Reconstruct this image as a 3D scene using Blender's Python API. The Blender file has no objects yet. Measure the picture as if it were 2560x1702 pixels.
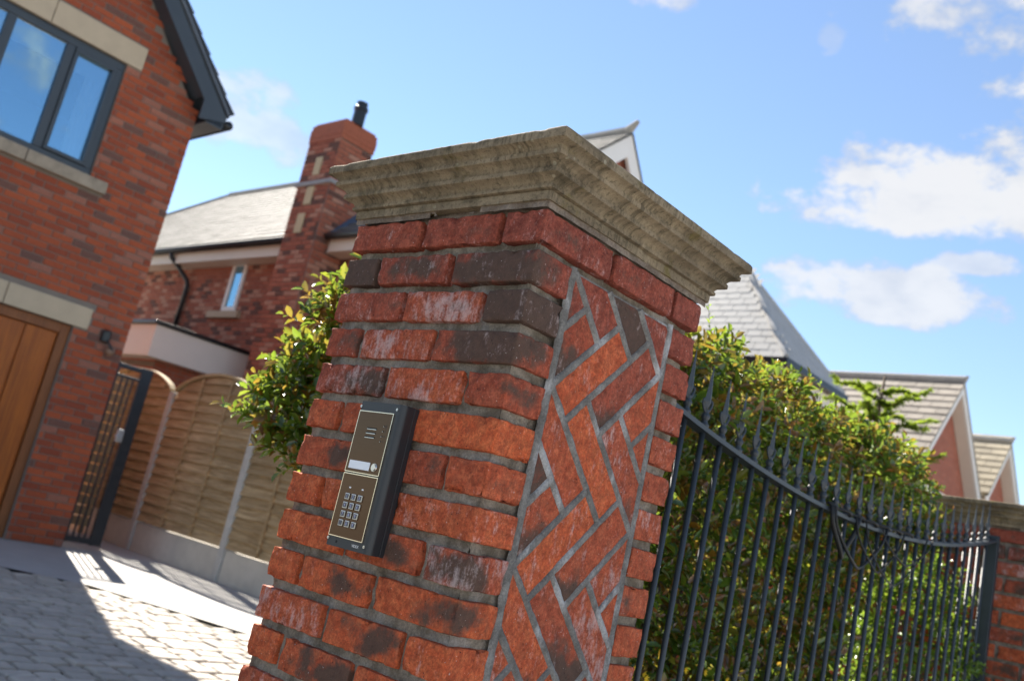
import bpy, bmesh, math, random
import numpy as np
from mathutils import Vector, Matrix, noise

random.seed(7)
rng = np.random.default_rng(11)
D = bpy.data
scene = bpy.context.scene
COL = scene.collection

# ------------------------------------------------------------------ camera
CAM = Vector((1.0778, -1.1278, 1.05))
YAW, PITCH, ROLL = -0.7681, 0.2084, 0.2232
cy, sy, cp, sp = math.cos(YAW), math.sin(YAW), math.cos(PITCH), math.sin(PITCH)
fw = Vector((sy * cp, cy * cp, sp))
r0 = Vector((cy, -sy, 0))
u0 = r0.cross(fw)
rt = r0 * math.cos(ROLL) + u0 * math.sin(ROLL)
up = -r0 * math.sin(ROLL) + u0 * math.cos(ROLL)
camd = D.cameras.new("camera")
cam = D.objects.new("camera", camd)
COL.objects.link(cam)
M = Matrix((rt, up, -fw)).transposed().to_4x4()
M.translation = CAM
cam.matrix_world = M
camd.sensor_width = 36
camd.lens = 36 * 2364.2 / 2560
camd.clip_start = 0.05
camd.clip_end = 2000
camd.dof.use_dof = True
camd.dof.focus_distance = 1.62
camd.dof.aperture_fstop = 5.0
camd.dof.aperture_blades = 9
scene.camera = cam

# ------------------------------------------------------------------ sun, sky, exposure
SUN_EL = math.radians(40.3)
SUN_H = Vector((-0.9462, 0.3236, 0)).normalized()
SUN = (SUN_H * math.cos(SUN_EL) + Vector((0, 0, math.sin(SUN_EL)))).normalized()
sund = D.lights.new("sun", 'SUN')
sund.energy = 3.4
sund.angle = math.radians(0.55)
sund.color = (1.0, 0.93, 0.82)
suno = D.objects.new("sun", sund)
COL.objects.link(suno)
suno.location = SUN * 60
suno.rotation_euler = SUN.to_track_quat('Z', 'Y').to_euler()

world = D.worlds.new("World")
scene.world = world
world.use_nodes = True
wt = world.node_tree
wt.nodes.clear()


class NT:
    """tiny helper for building node trees"""

    def __init__(self, tree):
        self.t = tree

    def n(self, typ, **kw):
        nd = self.t.nodes.new(typ)
        for k, v in kw.items():
            setattr(nd, k, v)
        return nd

    def link(self, a, b):
        self.t.links.new(a, b)

    def setin(self, sock, v):
        if isinstance(v, bpy.types.NodeSocket):
            self.link(v, sock)
        else:
            if sock.type == 'RGBA' and hasattr(v, '__len__') and len(v) == 3:
                v = (*v, 1)
            sock.default_value = v

    def math(self, op, a, b=0.0, c=0.0, clamp=False):
        nd = self.n('ShaderNodeMath', operation=op, use_clamp=clamp)
        for i, v in enumerate((a, b, c)):
            self.setin(nd.inputs[i], v)
        return nd.outputs[0]

    def vmath(self, op, a, b=None, scale=None):
        nd = self.n('ShaderNodeVectorMath', operation=op)
        self.setin(nd.inputs[0], a)
        if b is not None:
            self.setin(nd.inputs[1], b)
        if scale is not None:
            self.setin(nd.inputs['Scale'], scale)
        return nd.outputs['Value'] if op in ('DOT_PRODUCT', 'LENGTH', 'DISTANCE') else nd.outputs['Vector']

    def mix(self, fac, a, b, blend='MIX'):
        nd = self.n('ShaderNodeMix', data_type='RGBA', blend_type=blend)
        self.setin(nd.inputs[0], fac)
        self.setin(nd.inputs[6], a)
        self.setin(nd.inputs[7], b)
        return nd.outputs[2]

    def noise(self, vec, scale, detail=4, rough=0.55, out='Fac', dist=0.0):
        nd = self.n('ShaderNodeTexNoise')
        if vec is not None:
            self.link(vec, nd.inputs['Vector'])
        nd.inputs['Scale'].default_value = scale
        nd.inputs['Detail'].default_value = detail
        nd.inputs['Roughness'].default_value = rough
        nd.inputs['Distortion'].default_value = dist
        return nd.outputs[out]

    def voronoi(self, vec, scale, out='Distance', feature='F1'):
        nd = self.n('ShaderNodeTexVoronoi', feature=feature)
        if vec is not None:
            self.link(vec, nd.inputs['Vector'])
        nd.inputs['Scale'].default_value = scale
        return nd.outputs[out]

    def ramp(self, fac, stops):
        nd = self.n('ShaderNodeValToRGB')
        self.setin(nd.inputs[0], fac)
        el = nd.color_ramp.elements
        while len(el) < len(stops):
            el.new(0.5)
        for e, (p, c) in zip(el, stops):
            e.position = p
            if not hasattr(c, '__len__'):
                c = (c, c, c)
            e.color = (*c[:3], 1)
        return nd.outputs[0]

    def sstep(self, v, lo, hi):
        nd = self.n('ShaderNodeMapRange', interpolation_type='SMOOTHSTEP')
        self.setin(nd.inputs[0], v)
        nd.inputs[1].default_value = lo
        nd.inputs[2].default_value = hi
        return nd.outputs[0]

    def mapping(self, vec, scale=(1, 1, 1), loc=(0, 0, 0), rot=(0, 0, 0)):
        nd = self.n('ShaderNodeMapping')
        self.link(vec, nd.inputs[0])
        nd.inputs['Location'].default_value = loc
        nd.inputs['Rotation'].default_value = rot
        nd.inputs['Scale'].default_value = scale
        return nd.outputs[0]


W = NT(wt)
sky = W.n('ShaderNodeTexSky', sky_type='NISHITA')
sky.sun_disc = False
sky.sun_elevation = SUN_EL
sky.sun_rotation = math.atan2(SUN_H.x, SUN_H.y)
sky.altitude = 0
sky.air_density = 1.0
sky.dust_density = 0.0
sky.ozone_density = 2.6
SKY_STRENGTH = 0.043
geo = W.n('ShaderNodeTexCoord').outputs['Generated']


def dirv(az, el):
    a, e = math.radians(az), math.radians(el)
    return Vector((math.cos(a) * math.cos(e), math.sin(a) * math.cos(e), math.sin(e)))


# cumulus banks: azimuth, elevation, half width, half height (degrees), density
CLOUDS = [(106.0, 24.0, 14.5, 4.0, .92), (102.6, 26.4, 9.0, 5.4, .95), (113.7, 18.2, 7.0, 2.7, .85), (107.6, 20.4, 2.6, 1.0, .75),
          (106.0, 34.6, 10.0, 5.0, .85), (130.6, 35.0, 5.4, 3.4, .75), (151.6, 20.3, 5.4, 3.0, .62), (118.0, 32.0, 1.0, 1.8, .35)]
field = None
n1 = W.noise(W.mapping(geo, scale=(1, 1, 1.6)), 11.0, 10, 0.62)
n2 = W.noise(geo, 2.6, 4, 0.5)
wig = W.math('ADD', W.math('MULTIPLY', W.math('SUBTRACT', n1, 0.5), 3.9), W.math('MULTIPLY', W.math('SUBTRACT', n2, 0.5), 0.8))
for az, el, a, b, dens in CLOUDS:
    c = dirv(az, el)
    t1 = Vector((-math.sin(math.radians(az)), math.cos(math.radians(az)), 0))
    t2 = c.cross(t1) * (-1)
    if t2.z < 0:
        t2 = -t2
    x = W.math('DIVIDE', W.vmath('DOT_PRODUCT', geo, t1), math.sin(math.radians(a)))
    yv = W.vmath('DOT_PRODUCT', W.vmath('SUBTRACT', geo, c), t2)
    ydn = W.math('DIVIDE', W.math('MINIMUM', yv, 0.0), math.sin(math.radians(b * 0.72)))
    yup = W.math('DIVIDE', W.math('MAXIMUM', yv, 0.0), math.sin(math.radians(b)))
    r2 = W.math('ADD', W.math('MULTIPLY', x, x), W.math('ADD', W.math('MULTIPLY', ydn, ydn), W.math('MULTIPLY', yup, yup)))
    front = W.math('GREATER_THAN', W.vmath('DOT_PRODUCT', geo, c), 0.3)
    v = W.math('MULTIPLY', W.math('MULTIPLY', W.math('SUBTRACT', 1.0, r2), front), 1.0)
    v = W.math('MULTIPLY', W.sstep(W.math('ADD', v, wig), 0.05, .80), dens)
    field = v if field is None else W.math('MAXIMUM', field, v)
# scattered cumulus over the rest of the sky
gen = W.math('ADD', W.math('MULTIPLY', W.noise(W.mapping(geo, scale=(1, 1, 2.2), loc=(2.3, .7, .4)), 2.1, 8, .56), 1.0), 0.0)
away = W.sstep(W.vmath('DOT_PRODUCT', geo, dirv(128, 22)), .80, .55)
field = W.math('MAXIMUM', field, W.math('MULTIPLY', W.sstep(gen, .555, .66), away))
shade = W.noise(W.mapping(geo, scale=(1, 1, 2.0), loc=(.3, .1, .13)), 14.0, 6, 0.55)
body = W.sstep(W.math('ADD', W.math('MULTIPLY', field, .55), W.math('MULTIPLY', shade, .9)), 0.55, 1.05)
ccol = W.mix(body, (0.66, 0.70, 0.78), (1.0, 0.985, 0.965))
CLOUD_LUM = .19
bg_sky = W.n('ShaderNodeBackground')
W.link(sky.outputs[0], bg_sky.inputs[0])
bg_sky.inputs[1].default_value = SKY_STRENGTH
bg_cl = W.n('ShaderNodeBackground')
W.link(ccol, bg_cl.inputs[0])
bg_cl.inputs[1].default_value = CLOUD_LUM
mx = W.n('ShaderNodeMixShader')
veil = W.math('ADD', .06, W.math('MULTIPLY', n2, .08))
W.link(W.math('MAXIMUM', W.math('MULTIPLY', field, 0.96), veil), mx.inputs[0])
W.link(bg_sky.outputs[0], mx.inputs[1])
W.link(bg_cl.outputs[0], mx.inputs[2])
wo = W.n('ShaderNodeOutputWorld')
W.link(mx.outputs[0], wo.inputs[0])
world.cycles.sampling_method = 'MANUAL'
world.cycles.sample_map_resolution = 512

vs = scene.view_settings
vs.view_transform = 'Standard'
vs.look = 'None'
vs.gamma = 1
vs.use_curve_mapping = False
vs.exposure = 2.32
scene.render.engine = 'CYCLES'
scene.cycles.use_denoising = True
scene.cycles.max_bounces = 8
scene.cycles.sample_clamp_indirect = 6


# ------------------------------------------------------------------ object helpers
def tag(o, label=None, cat=None, group=None, kind=None):
    if label:
        o['label'] = label
    if cat:
        o['category'] = cat
    if group:
        o['group'] = group
    if kind:
        o['kind'] = kind
    return o


def empty(name, loc=(0, 0, 0), label=None, cat=None, group=None, rz=0.0):
    o = D.objects.new(name, None)
    o.empty_display_size = .1
    COL.objects.link(o)
    o.location = loc
    o.rotation_euler[2] = rz
    return tag(o, label, cat, group)


def wm(o):
    m = Matrix.LocRotScale(o.location, o.rotation_euler, o.scale)
    return wm(o.parent) @ m if o.parent else m


def child(o, parent):
    """parent o keeping world coordinates (parents are unrotated or rotate about z)"""
    if parent is None:
        return o
    o.parent = parent
    m = wm(parent)
    inv = m.inverted()
    loc, rot, sc = (inv @ Matrix.LocRotScale(o.location, o.rotation_euler, None)).decompose()
    o.location = loc
    o.rotation_euler = rot.to_euler()
    return o


def mesh(name, V, F, mat=None, smooth=False):
    me = D.meshes.new(name)
    me.from_pydata([tuple(v) for v in V], [], [tuple(f) for f in F])
    me.update()
    if mat:
        me.materials.append(mat)
    if smooth:
        me.polygons.foreach_set('use_smooth', [True] * len(me.polygons))
    return me


def obj(name, me, parent=None, loc=(0, 0, 0), rot=(0, 0, 0), **kw):
    o = D.objects.new(name, me)
    COL.objects.link(o)
    o.location = loc
    o.rotation_euler = rot
    child(o, parent)
    tag(o, **kw)
    return o


class MB:
    """mesh builder in world coordinates"""

    def __init__(self):
        self.V, self.F = [], []

    def add(self, V, F):
        b = len(self.V)
        self.V += [tuple(v) for v in V]
        self.F += [tuple(i + b for i in f) for f in F]
        return self

    def box(self, a, b, bev=0.0):
        x0, y0, z0 = (min(a[i], b[i]) for i in range(3))
        x1, y1, z1 = (max(a[i], b[i]) for i in range(3))
        if bev <= 0:
            V = [(x, y, z) for x in (x0, x1) for y in (y0, y1) for z in (z0, z1)]
            F = [(0, 1, 3, 2), (4, 6, 7, 5), (0, 4, 5, 1), (2, 3, 7, 6), (0, 2, 6, 4), (1, 5, 7, 3)]
            return self.add(V, F)
        bm = bmesh.new()
        bmesh.ops.create_cube(bm, size=1, matrix=Matrix.LocRotScale(Vector(((x0 + x1) / 2, (y0 + y1) / 2, (z0 + z1) / 2)), None, Vector((x1 - x0, y1 - y0, z1 - z0))))
        bmesh.ops.bevel(bm, geom=bm.edges[:], offset=bev, segments=2, profile=.6, affect='EDGES')
        bm.verts.index_update()
        self.add([v.co[:] for v in bm.verts], [[v.index for v in f.verts] for f in bm.faces])
        bm.free()
        return self

    def prism(self, poly, axis, a, b):
        """extrude a 2D polygon (in the two other axes, cyclic order) along axis from a to b"""
        n = len(poly)

        def P(p, t):
            if axis == 0:
                return (t, p[0], p[1])
            if axis == 1:
                return (p[0], t, p[1])
            return (p[0], p[1], t)
        V = [P(p, a) for p in poly] + [P(p, b) for p in poly]
        F = [tuple(range(n)), tuple(range(2 * n - 1, n - 1, -1))]
        F += [(i, (i + 1) % n + 0, (i + 1) % n + n, i + n) for i in range(n)]
        return self.add(V, F)

    def tube(self, pts, rad, sides=8, caps=True):
        pts = [Vector(p) for p in pts]
        if not hasattr(rad, '__len__'):
            rad = [rad] * len(pts)
        V, F = [], []
        ref = None
        for i, p in enumerate(pts):
            t = (pts[min(i + 1, len(pts) - 1)] - pts[max(i - 1, 0)])
            t = t.normalized() if t.length > 1e-9 else Vector((0, 0, 1))
            if ref is None:
                ref = Vector((1, 0, 0)) if abs(t.x) < .9 else Vector((0, 1, 0))
            a = (ref - t * ref.dot(t)).normalized()
            ref = a
            b = t.cross(a)
            for k in range(sides):
                an = 2 * math.pi * k / sides
                V.append(p + (a * math.cos(an) + b * math.sin(an)) * rad[i])
        for i in range(len(pts) - 1):
            for k in range(sides):
                k2 = (k + 1) % sides
                F.append((i * sides + k, i * sides + k2, (i + 1) * sides + k2, (i + 1) * sides + k))
        if caps:
            F.append(tuple(range(sides))[::-1])
            F.append(tuple((len(pts) - 1) * sides + k for k in range(sides)))
        return self.add(V, F)

    def lathe(self, prof, center, sides=10):
        V, F = [], []
        for r, z in prof:
            for k in range(sides):
                an = 2 * math.pi * k / sides
                V.append((center[0] + r * math.cos(an), center[1] + r * math.sin(an), center[2] + z))
        for i in range(len(prof) - 1):
            for k in range(sides):
                k2 = (k + 1) % sides
                F.append((i * sides + k, i * sides + k2, (i + 1) * sides + k2, (i + 1) * sides + k))
        F.append(tuple(range(sides))[::-1])
        F.append(tuple((len(prof) - 1) * sides + k for k in range(sides)))
        return self.add(V, F)

    def mesh(self, name, mat, smooth=False):
        return mesh(name, self.V, self.F, mat, smooth)

    def build(self, name, mat, parent=None, smooth=False, center=True, **kw):
        """one mesh object with its origin at the centre of its base"""
        if center:
            A = np.array(self.V)
            lo, hi = A.min(0), A.max(0)
            c = Vector(((lo[0] + hi[0]) / 2, (lo[1] + hi[1]) / 2, lo[2]))
        else:
            c = Vector((0, 0, 0))
        V = [(v[0] - c.x, v[1] - c.y, v[2] - c.z) for v in self.V]
        return obj(name, mesh(name, V, self.F, mat, smooth), parent, c, **kw)


def copy_tree(o, parent=None, offset=None):
    c = o.copy()
    COL.objects.link(c)
    c.parent = parent
    if offset is not None:
        c.location = Vector(o.location) + Vector(offset)
    for ch in list(o.children):
        copy_tree(ch, c)
    return c


# ------------------------------------------------------------------ materials
def material(name):
    m = D.materials.new(name)
    m.use_nodes = True
    t = m.node_tree
    t.nodes.clear()
    N = NT(t)
    out = N.n('ShaderNodeOutputMaterial')
    b = N.n('ShaderNodeBsdfPrincipled')
    N.link(b.outputs[0], out.inputs[0])
    return m, N, b, out


def bump(N, b, height, strength=.4, dist=.002):
    bn = N.n('ShaderNodeBump')
    bn.inputs['Strength'].default_value = strength
    bn.inputs['Distance'].default_value = dist
    N.link(height, bn.inputs['Height'])
    N.link(bn.outputs[0], b.inputs['Normal'])


def simple(name, col, rough=.6, var=.12, scale=8, metallic=0, spec=.5, bmp=.2, bscale=None, bdist=.003, rnd=0.0):
    m, N, b, out = material(name)
    pos = N.n('ShaderNodeNewGeometry').outputs['Position']
    f = N.noise(pos, scale, 6, .6)
    c = N.mix(f, tuple(x * (1 - var * 2) for x in col), tuple(min(1, x * (1 + var * 2)) for x in col))
    if rnd:
        r = N.n('ShaderNodeObjectInfo').outputs['Random']
        ri = N.n('ShaderNodeNewGeometry').outputs['Random Per Island']
        rr = N.math('FRACT', N.math('ADD', r, ri))
        c = N.mix(N.math('MULTIPLY', rr, rnd), c, tuple(x * .35 for x in col))
    N.setin(b.inputs['Base Color'], c)
    N.setin(b.inputs['Roughness'], N.math('ADD', rough - .08, N.math('MULTIPLY', f, .16)))
    b.inputs['Metallic'].default_value = metallic
    b.inputs['Specular IOR Level'].default_value = spec
    if bmp:
        bump(N, b, N.noise(pos, bscale or scale * 6, 5, .6), bmp, bdist)
    return m


def pier_brick_material():
    m, N, b, out = material('weathered_brick')
    oi = N.n('ShaderNodeObjectInfo')
    oc = N.n('ShaderNodeTexCoord').outputs['Object']
    rnd = oi.outputs['Random']
    off = N.vmath('SCALE', (13.1, 7.7, 19.3), scale=N.math('MULTIPLY', rnd, 9.0))
    p = N.vmath('ADD', oc, off)
    sep = N.n('ShaderNodeSeparateColor')
    N.link(oi.outputs['Color'], sep.inputs[0])
    burn, white, hue = sep.outputs[0], sep.outputs[1], sep.outputs[2]
    ver = N.mapping(p, scale=(1, 1, .22))
    big = N.noise(p, 16, 4, .55)
    strk = N.noise(ver, 95, 5, .62)
    fine = N.noise(p, 330, 4, .7)
    med = N.noise(p, 60, 5, .65)
    c_red = N.mix(hue, (.165, .037, .024), (.40, .074, .024))
    c_alt = N.mix(hue, (.205, .056, .039), (.44, .108, .038))
    c = N.mix(N.sstep(med, .36, .66), c_red, c_alt)
    c = N.mix(N.math('MULTIPLY', N.sstep(strk, .5, .75), .45), c, N.mix(hue, (.17, .05, .04), (.30, .075, .035)))
    grain = N.noise(p, 185, 5, .7)
    gs = N.sstep(grain, .30, .70)
    c = N.mix(.42, c, N.mix(gs, (.16, .16, .16), (.90, .90, .90)), 'OVERLAY')
    mot = N.sstep(N.noise(N.vmath('ADD', p, (1.0, 6.0, 2.0)), 48, 5, .66), .32, .68)
    c = N.mix(.42, c, N.mix(mot, (.24, .22, .22), (.84, .84, .82)), 'OVERLAY')
    crk = N.math('MULTIPLY', N.sstep(N.noise(N.mapping(p, scale=(1, 1, .55), loc=(2, 9, 4)), 120, 6, .75), .64, .72), .75)
    c = N.mix(crk, c, (.05, .02, .016))
    # burnt flashing marks from the kiln
    so_ = N.n('ShaderNodeSeparateXYZ')
    N.link(oc, so_.inputs[0])
    sft = N.math('MULTIPLY', N.math('SUBTRACT', rnd, .5), .07)
    ex = N.math('DIVIDE', N.math('ADD', N.math('ADD', so_.outputs[0], so_.outputs[1]), sft), .085)
    ez = N.math('DIVIDE', so_.outputs[2], .030)
    e2 = N.math('SQRT', N.math('ADD', N.math('MULTIPLY', ex, ex), N.math('MULTIPLY', ez, ez)))
    bt = N.math('ADD', N.math('MULTIPLY', burn, 1.5), N.math('MULTIPLY', N.math('SUBTRACT', big, .5), 1.5))
    bt = N.math('SUBTRACT', bt, N.math('MULTIPLY', e2, N.math('MULTIPLY', oi.outputs['Alpha'], .42)))
    bt = N.math('ADD', bt, N.math('MULTIPLY', N.math('SUBTRACT', med, .5), .5))
    bf = N.sstep(bt, .16, .58)
    c = N.mix(N.math('MULTIPLY', bf, .93), c, N.mix(med, (.034, .026, .022), (.105, .068, .050)))
    # white bloom over the face
    w1 = N.noise(N.mapping(p, scale=(1, 1, .38), loc=(3, 5, 1)), 70, 6, .72)
    w2 = N.noise(N.vmath('ADD', p, (4.0, 4.0, 4.0)), 15, 3, .5)
    wt_ = N.math('ADD', N.math('MULTIPLY', N.math('SUBTRACT', w1, .5), 2.2), N.math('MULTIPLY', N.math('SUBTRACT', w2, .5), 1.2))
    wt_ = N.math('ADD', wt_, N.math('MULTIPLY', N.math('SUBTRACT', grain, .5), .9))
    wf = N.sstep(N.math('ADD', wt_, N.math('MULTIPLY', white, .75)), .40, 1.05)
    c = N.mix(N.math('MULTIPLY', wf, .58), c, (.50, .41, .40))
    # mortar smear and lime specks
    sp1 = N.noise(p, 210, 2, .5)
    c = N.mix(N.math('MULTIPLY', N.sstep(sp1, .70, .77), .6), c, (.55, .50, .47))
    # pits
    vd = N.voronoi(p, 150)
    pm = N.noise(N.vmath('ADD', p, (9.0, 2.0, 7.0)), 34, 3, .6)
    pit = N.math('MULTIPLY', N.math('SUBTRACT', 1.0, N.sstep(vd, .10, .24)), N.sstep(pm, .55, .66))
    c = N.mix(N.math('MULTIPLY', pit, .85), c, (.03, .018, .015))
    c = N.mix(.5, c, N.mix(fine, (.25, .25, .25), (1.0, 1.0, 1.0)), 'OVERLAY')
    N.setin(b.inputs['Base Color'], c)
    b.inputs['Roughness'].default_value = .86
    b.inputs['Specular IOR Level'].default_value = .28
    h = N.math('ADD', N.math('MULTIPLY', med, .7), N.math('ADD', N.math('MULTIPLY', fine, .45), N.math('MULTIPLY', strk, .5)))
    h = N.math('SUBTRACT', h, N.math('ADD', N.math('MULTIPLY', pit, 1.6), N.math('MULTIPLY', crk, 1.2)))
    h = N.math('ADD', h, N.math('MULTIPLY', gs, .35))
    bump(N, b, h, .9, .003)
    return m


def mortar_material(name, c0, c1, wstain=.25):
    m, N, b, out = material(name)
    p = N.n('ShaderNodeNewGeometry').outputs['Position']
    a = N.noise(p, 26, 5, .6)
    f = N.sstep(N.noise(p, 230, 5, .75), .3, .7)
    c = N.mix(N.sstep(a, .35, .68), c0, c1)
    w = N.noise(N.mapping(p, scale=(1, 1, .5), loc=(1, 2, 3)), 11, 5, .6)
    c = N.mix(N.math('MULTIPLY', N.sstep(w, .52, .66), wstain), c, (.58, .58, .60))
    dk = N.noise(N.mapping(p, loc=(7, 3, 9)), 17, 4, .6)
    c = N.mix(N.math('MULTIPLY', N.sstep(dk, .56, .74), .6), c, (.05, .045, .035))
    c = N.mix(.32, c, N.mix(f, (.2, .2, .2), (1., 1., 1.)), 'OVERLAY')
    N.setin(b.inputs['Base Color'], c)
    b.inputs['Roughness'].default_value = .95
    b.inputs['Specular IOR Level'].default_value = .15
    bump(N, b, N.math('ADD', f, N.math('MULTIPLY', N.noise(p, 110, 5, .65), 1.4)), .8, .0025)
    return m


def capstone_material():
    m, N, b, out = material('mossy_sandstone')
    p = N.n('ShaderNodeNewGeometry').outputs['Position']
    a = N.noise(p, 9, 6, .62)
    g = N.noise(p, 520, 4, .75)
    mid = N.noise(p, 70, 5, .65)
    c = N.mix(N.sstep(a, .3, .7), (.145, .112, .074), (.29, .228, .150))
    c = N.mix(N.math('MULTIPLY', N.sstep(mid, .5, .75), .5), c, (.14, .115, .085))
    oc = N.n('ShaderNodeTexCoord').outputs['Object']
    sxyz = N.n('ShaderNodeSeparateXYZ')
    N.link(oc, sxyz.inputs[0])
    cxyz = N.n('ShaderNodeCombineXYZ')
    side_ = N.math('GREATER_THAN', N.math('ADD', sxyz.outputs[0], sxyz.outputs[1]), -.006)
    N.link(N.math('ADD', N.math('MULTIPLY', sxyz.outputs[1], side_), N.math('MULTIPLY', sxyz.outputs[0], N.math('SUBTRACT', 1.0, side_))), cxyz.inputs[0])
    N.link(N.math('MULTIPLY', sxyz.outputs[2], .16), cxyz.inputs[1])
    N.link(side_, cxyz.inputs[2])
    streak = N.noise(cxyz.outputs[0], 75, 4, .7)
    patch = N.noise(N.mapping(p, loc=(3.4, 8, 1), scale=(1, 1, 1.6)), 7.5, 5, .65)
    st = N.math('MULTIPLY', N.sstep(streak, .42, .62), N.sstep(patch, .42, .58))
    c = N.mix(N.math('MULTIPLY', st, .55), c, (.022, .019, .011))
    blot = N.noise(N.mapping(p, loc=(1.7, 4, 6), scale=(1, 1, 2.2)), 13, 6, .7)
    c = N.mix(N.math('MULTIPLY', N.sstep(blot, .52, .68), .5), c, (.028, .025, .015))
    fineb = N.noise(N.mapping(p, loc=(2.2, 5, 3)), 120, 5, .7)
    c = N.mix(N.math('MULTIPLY', N.sstep(fineb, .52, .66), .55), c, (.040, .034, .022))
    lich = N.math('MULTIPLY', N.math('SUBTRACT', 1.0, N.sstep(N.voronoi(p, 42), .10, .22)), N.sstep(N.noise(N.mapping(p, loc=(6, 6, 1)), 9, 3, .6), .54, .62))
    c = N.mix(N.math('MULTIPLY', lich, .6), c, (.36, .33, .24))
    moss = N.math('MULTIPLY', N.sstep(N.noise(N.mapping(p, loc=(5, 1, 2)), 15, 5, .65), .57, .7), .5)
    c = N.mix(moss, c, (.12, .095, .012))
    c = N.mix(.7, c, N.mix(g, (.15, .15, .15), (1., 1., 1.)), 'OVERLAY')
    N.setin(b.inputs['Base Color'], c)
    b.inputs['Roughness'].default_value = .93
    b.inputs['Specular IOR Level'].default_value = .2
    bump(N, b, N.math('ADD', g, N.math('MULTIPLY', mid, 1.2)), .8, .003)
    return m


def wall_brick_material(name, c0, c1, dark, pale, darkf=.1, palef=.12):
    """bricks of a house wall: one tone per brick"""
    m, N, b, out = material(name)
    g = N.n('ShaderNodeNewGeometry')
    r = N.math('FRACT', N.math('ADD', N.n('ShaderNodeObjectInfo').outputs['Random'], g.outputs['Random Per Island']))
    wn = N.n('ShaderNodeTexWhiteNoise', noise_dimensions='1D')
    N.link(r, wn.inputs['W'])
    r2 = wn.outputs['Value']
    p = g.outputs['Position']
    c = N.mix(r, c0, c1)
    c = N.mix(N.math('MULTIPLY', N.math('GREATER_THAN', r2, 1 - darkf), .8), c, dark)
    c = N.mix(N.math('MULTIPLY', N.math('LESS_THAN', r2, palef), .6), c, pale)
    f = N.noise(p, 30, 5, .65)
    c = N.mix(.5, c, N.mix(f, (.2, .2, .2), (.9, .9, .9)), 'OVERLAY')
    N.setin(b.inputs['Base Color'], c)
    b.inputs['Roughness'].default_value = .88
    b.inputs['Specular IOR Level'].default_value = .25
    bump(N, b, N.noise(p, 120, 5, .65), .5, .004)
    return m


def brick_sheet_material(name, c0, c1, mort, axis='X'):
    """far brickwork whose bricks cannot be told apart"""
    m, N, b, out = material(name)
    p = N.n('ShaderNodeNewGeometry').outputs['Position']
    sx = N.n('ShaderNodeSeparateXYZ')
    N.link(p, sx.inputs[0])
    cb = N.n('ShaderNodeCombineXYZ')
    N.link(sx.outputs['Y' if axis == 'Y' else 'X'], cb.inputs[0])
    N.link(sx.outputs['Z'], cb.inputs[1])
    bt = N.n('ShaderNodeTexBrick')
    N.link(cb.outputs[0], bt.inputs['Vector'])
    bt.inputs['Color1'].default_value = (*c0, 1)
    bt.inputs['Color2'].default_value = (*c1, 1)
    bt.inputs['Mortar'].default_value = (*mort, 1)
    bt.inputs['Scale'].default_value = 1
    bt.inputs['Mortar Size'].default_value = .006
    bt.inputs['Brick Width'].default_value = .225
    bt.inputs['Row Height'].default_value = .075
    f = N.noise(p, 5, 5, .6)
    c = N.mix(.4, bt.outputs[0], N.mix(f, (.2, .2, .2), (.9, .9, .9)), 'OVERLAY')
    N.setin(b.inputs['Base Color'], c)
    b.inputs['Roughness'].default_value = .9
    bump(N, b, bt.outputs['Fac'], -.5, .006)
    return m


def leaf_material(name, stops, rough=.34, trans=.35, spec=.5, dead=0.0):
    m = D.materials.new(name)
    m.use_nodes = True
    t = m.node_tree
    t.nodes.clear()
    N = NT(t)
    out = N.n('ShaderNodeOutputMaterial')
    g = N.n('ShaderNodeNewGeometry')
    c = N.ramp(g.outputs['Random Per Island'], stops)
    t.nodes[-1].color_ramp.interpolation = 'LINEAR'
    f = N.noise(g.outputs['Position'], 2.3, 3, .6)
    if dead:
        pf = N.sstep(N.noise(g.outputs['Position'], 4.2, 3, .6), .50, .64)
        rr_ = N.math('FRACT', N.math('MULTIPLY', g.outputs['Random Per Island'], 17.0))
        c = N.mix(N.math('MULTIPLY', pf, N.math('LESS_THAN', rr_, dead)), c, N.mix(N.math('FRACT', N.math('MULTIPLY', rr_, 9.0)), (.11, .040, .016), (.30, .095, .018)))
    c = N.mix(.5, c, N.mix(f, (.15, .15, .15), (.85, .85, .85)), 'OVERLAY')
    b = N.n('ShaderNodeBsdfPrincipled')
    N.link(c, b.inputs['Base Color'])
    b.inputs['Roughness'].default_value = rough
    b.inputs['Specular IOR Level'].default_value = spec
    tr = N.n('ShaderNodeBsdfTranslucent')
    N.link(N.mix(.5, c, (.35, .42, .05), 'ADD'), tr.inputs[0])
    mx_ = N.n('ShaderNodeMixShader')
    mx_.inputs[0].default_value = trans
    N.link(b.outputs[0], mx_.inputs[1])
    N.link(tr.outputs[0], mx_.inputs[2])
    N.link(mx_.outputs[0], out.inputs[0])
    return m


def wood_material(name, c0, c1, axis=0, rough=.7, scale=3, spec=.3, rnd=.3):
    m, N, b, out = material(name)
    p = N.n('ShaderNodeNewGeometry').outputs['Position']
    sc = [18, 18, 18]
    sc[axis] = .9
    oi = N.n('ShaderNodeObjectInfo').outputs['Random']
    q = N.vmath('ADD', N.mapping(p, scale=sc), N.vmath('SCALE', (5.0, 9.0, 3.0), scale=oi))
    f = N.noise(q, scale, 6, .65, dist=.4)
    c = N.mix(N.sstep(f, .3, .72), c0, c1)
    big = N.noise(p, 2.2, 4, .6)
    c = N.mix(.4, c, N.mix(big, (.2, .2, .2), (.85, .85, .85)), 'OVERLAY')
    c = N.mix(N.math('MULTIPLY', oi, rnd), c, c0)
    N.setin(b.inputs['Base Color'], c)
    b.inputs['Roughness'].default_value = rough
    b.inputs['Specular IOR Level'].default_value = spec
    bump(N, b, f, .4, .003)
    return m


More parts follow.
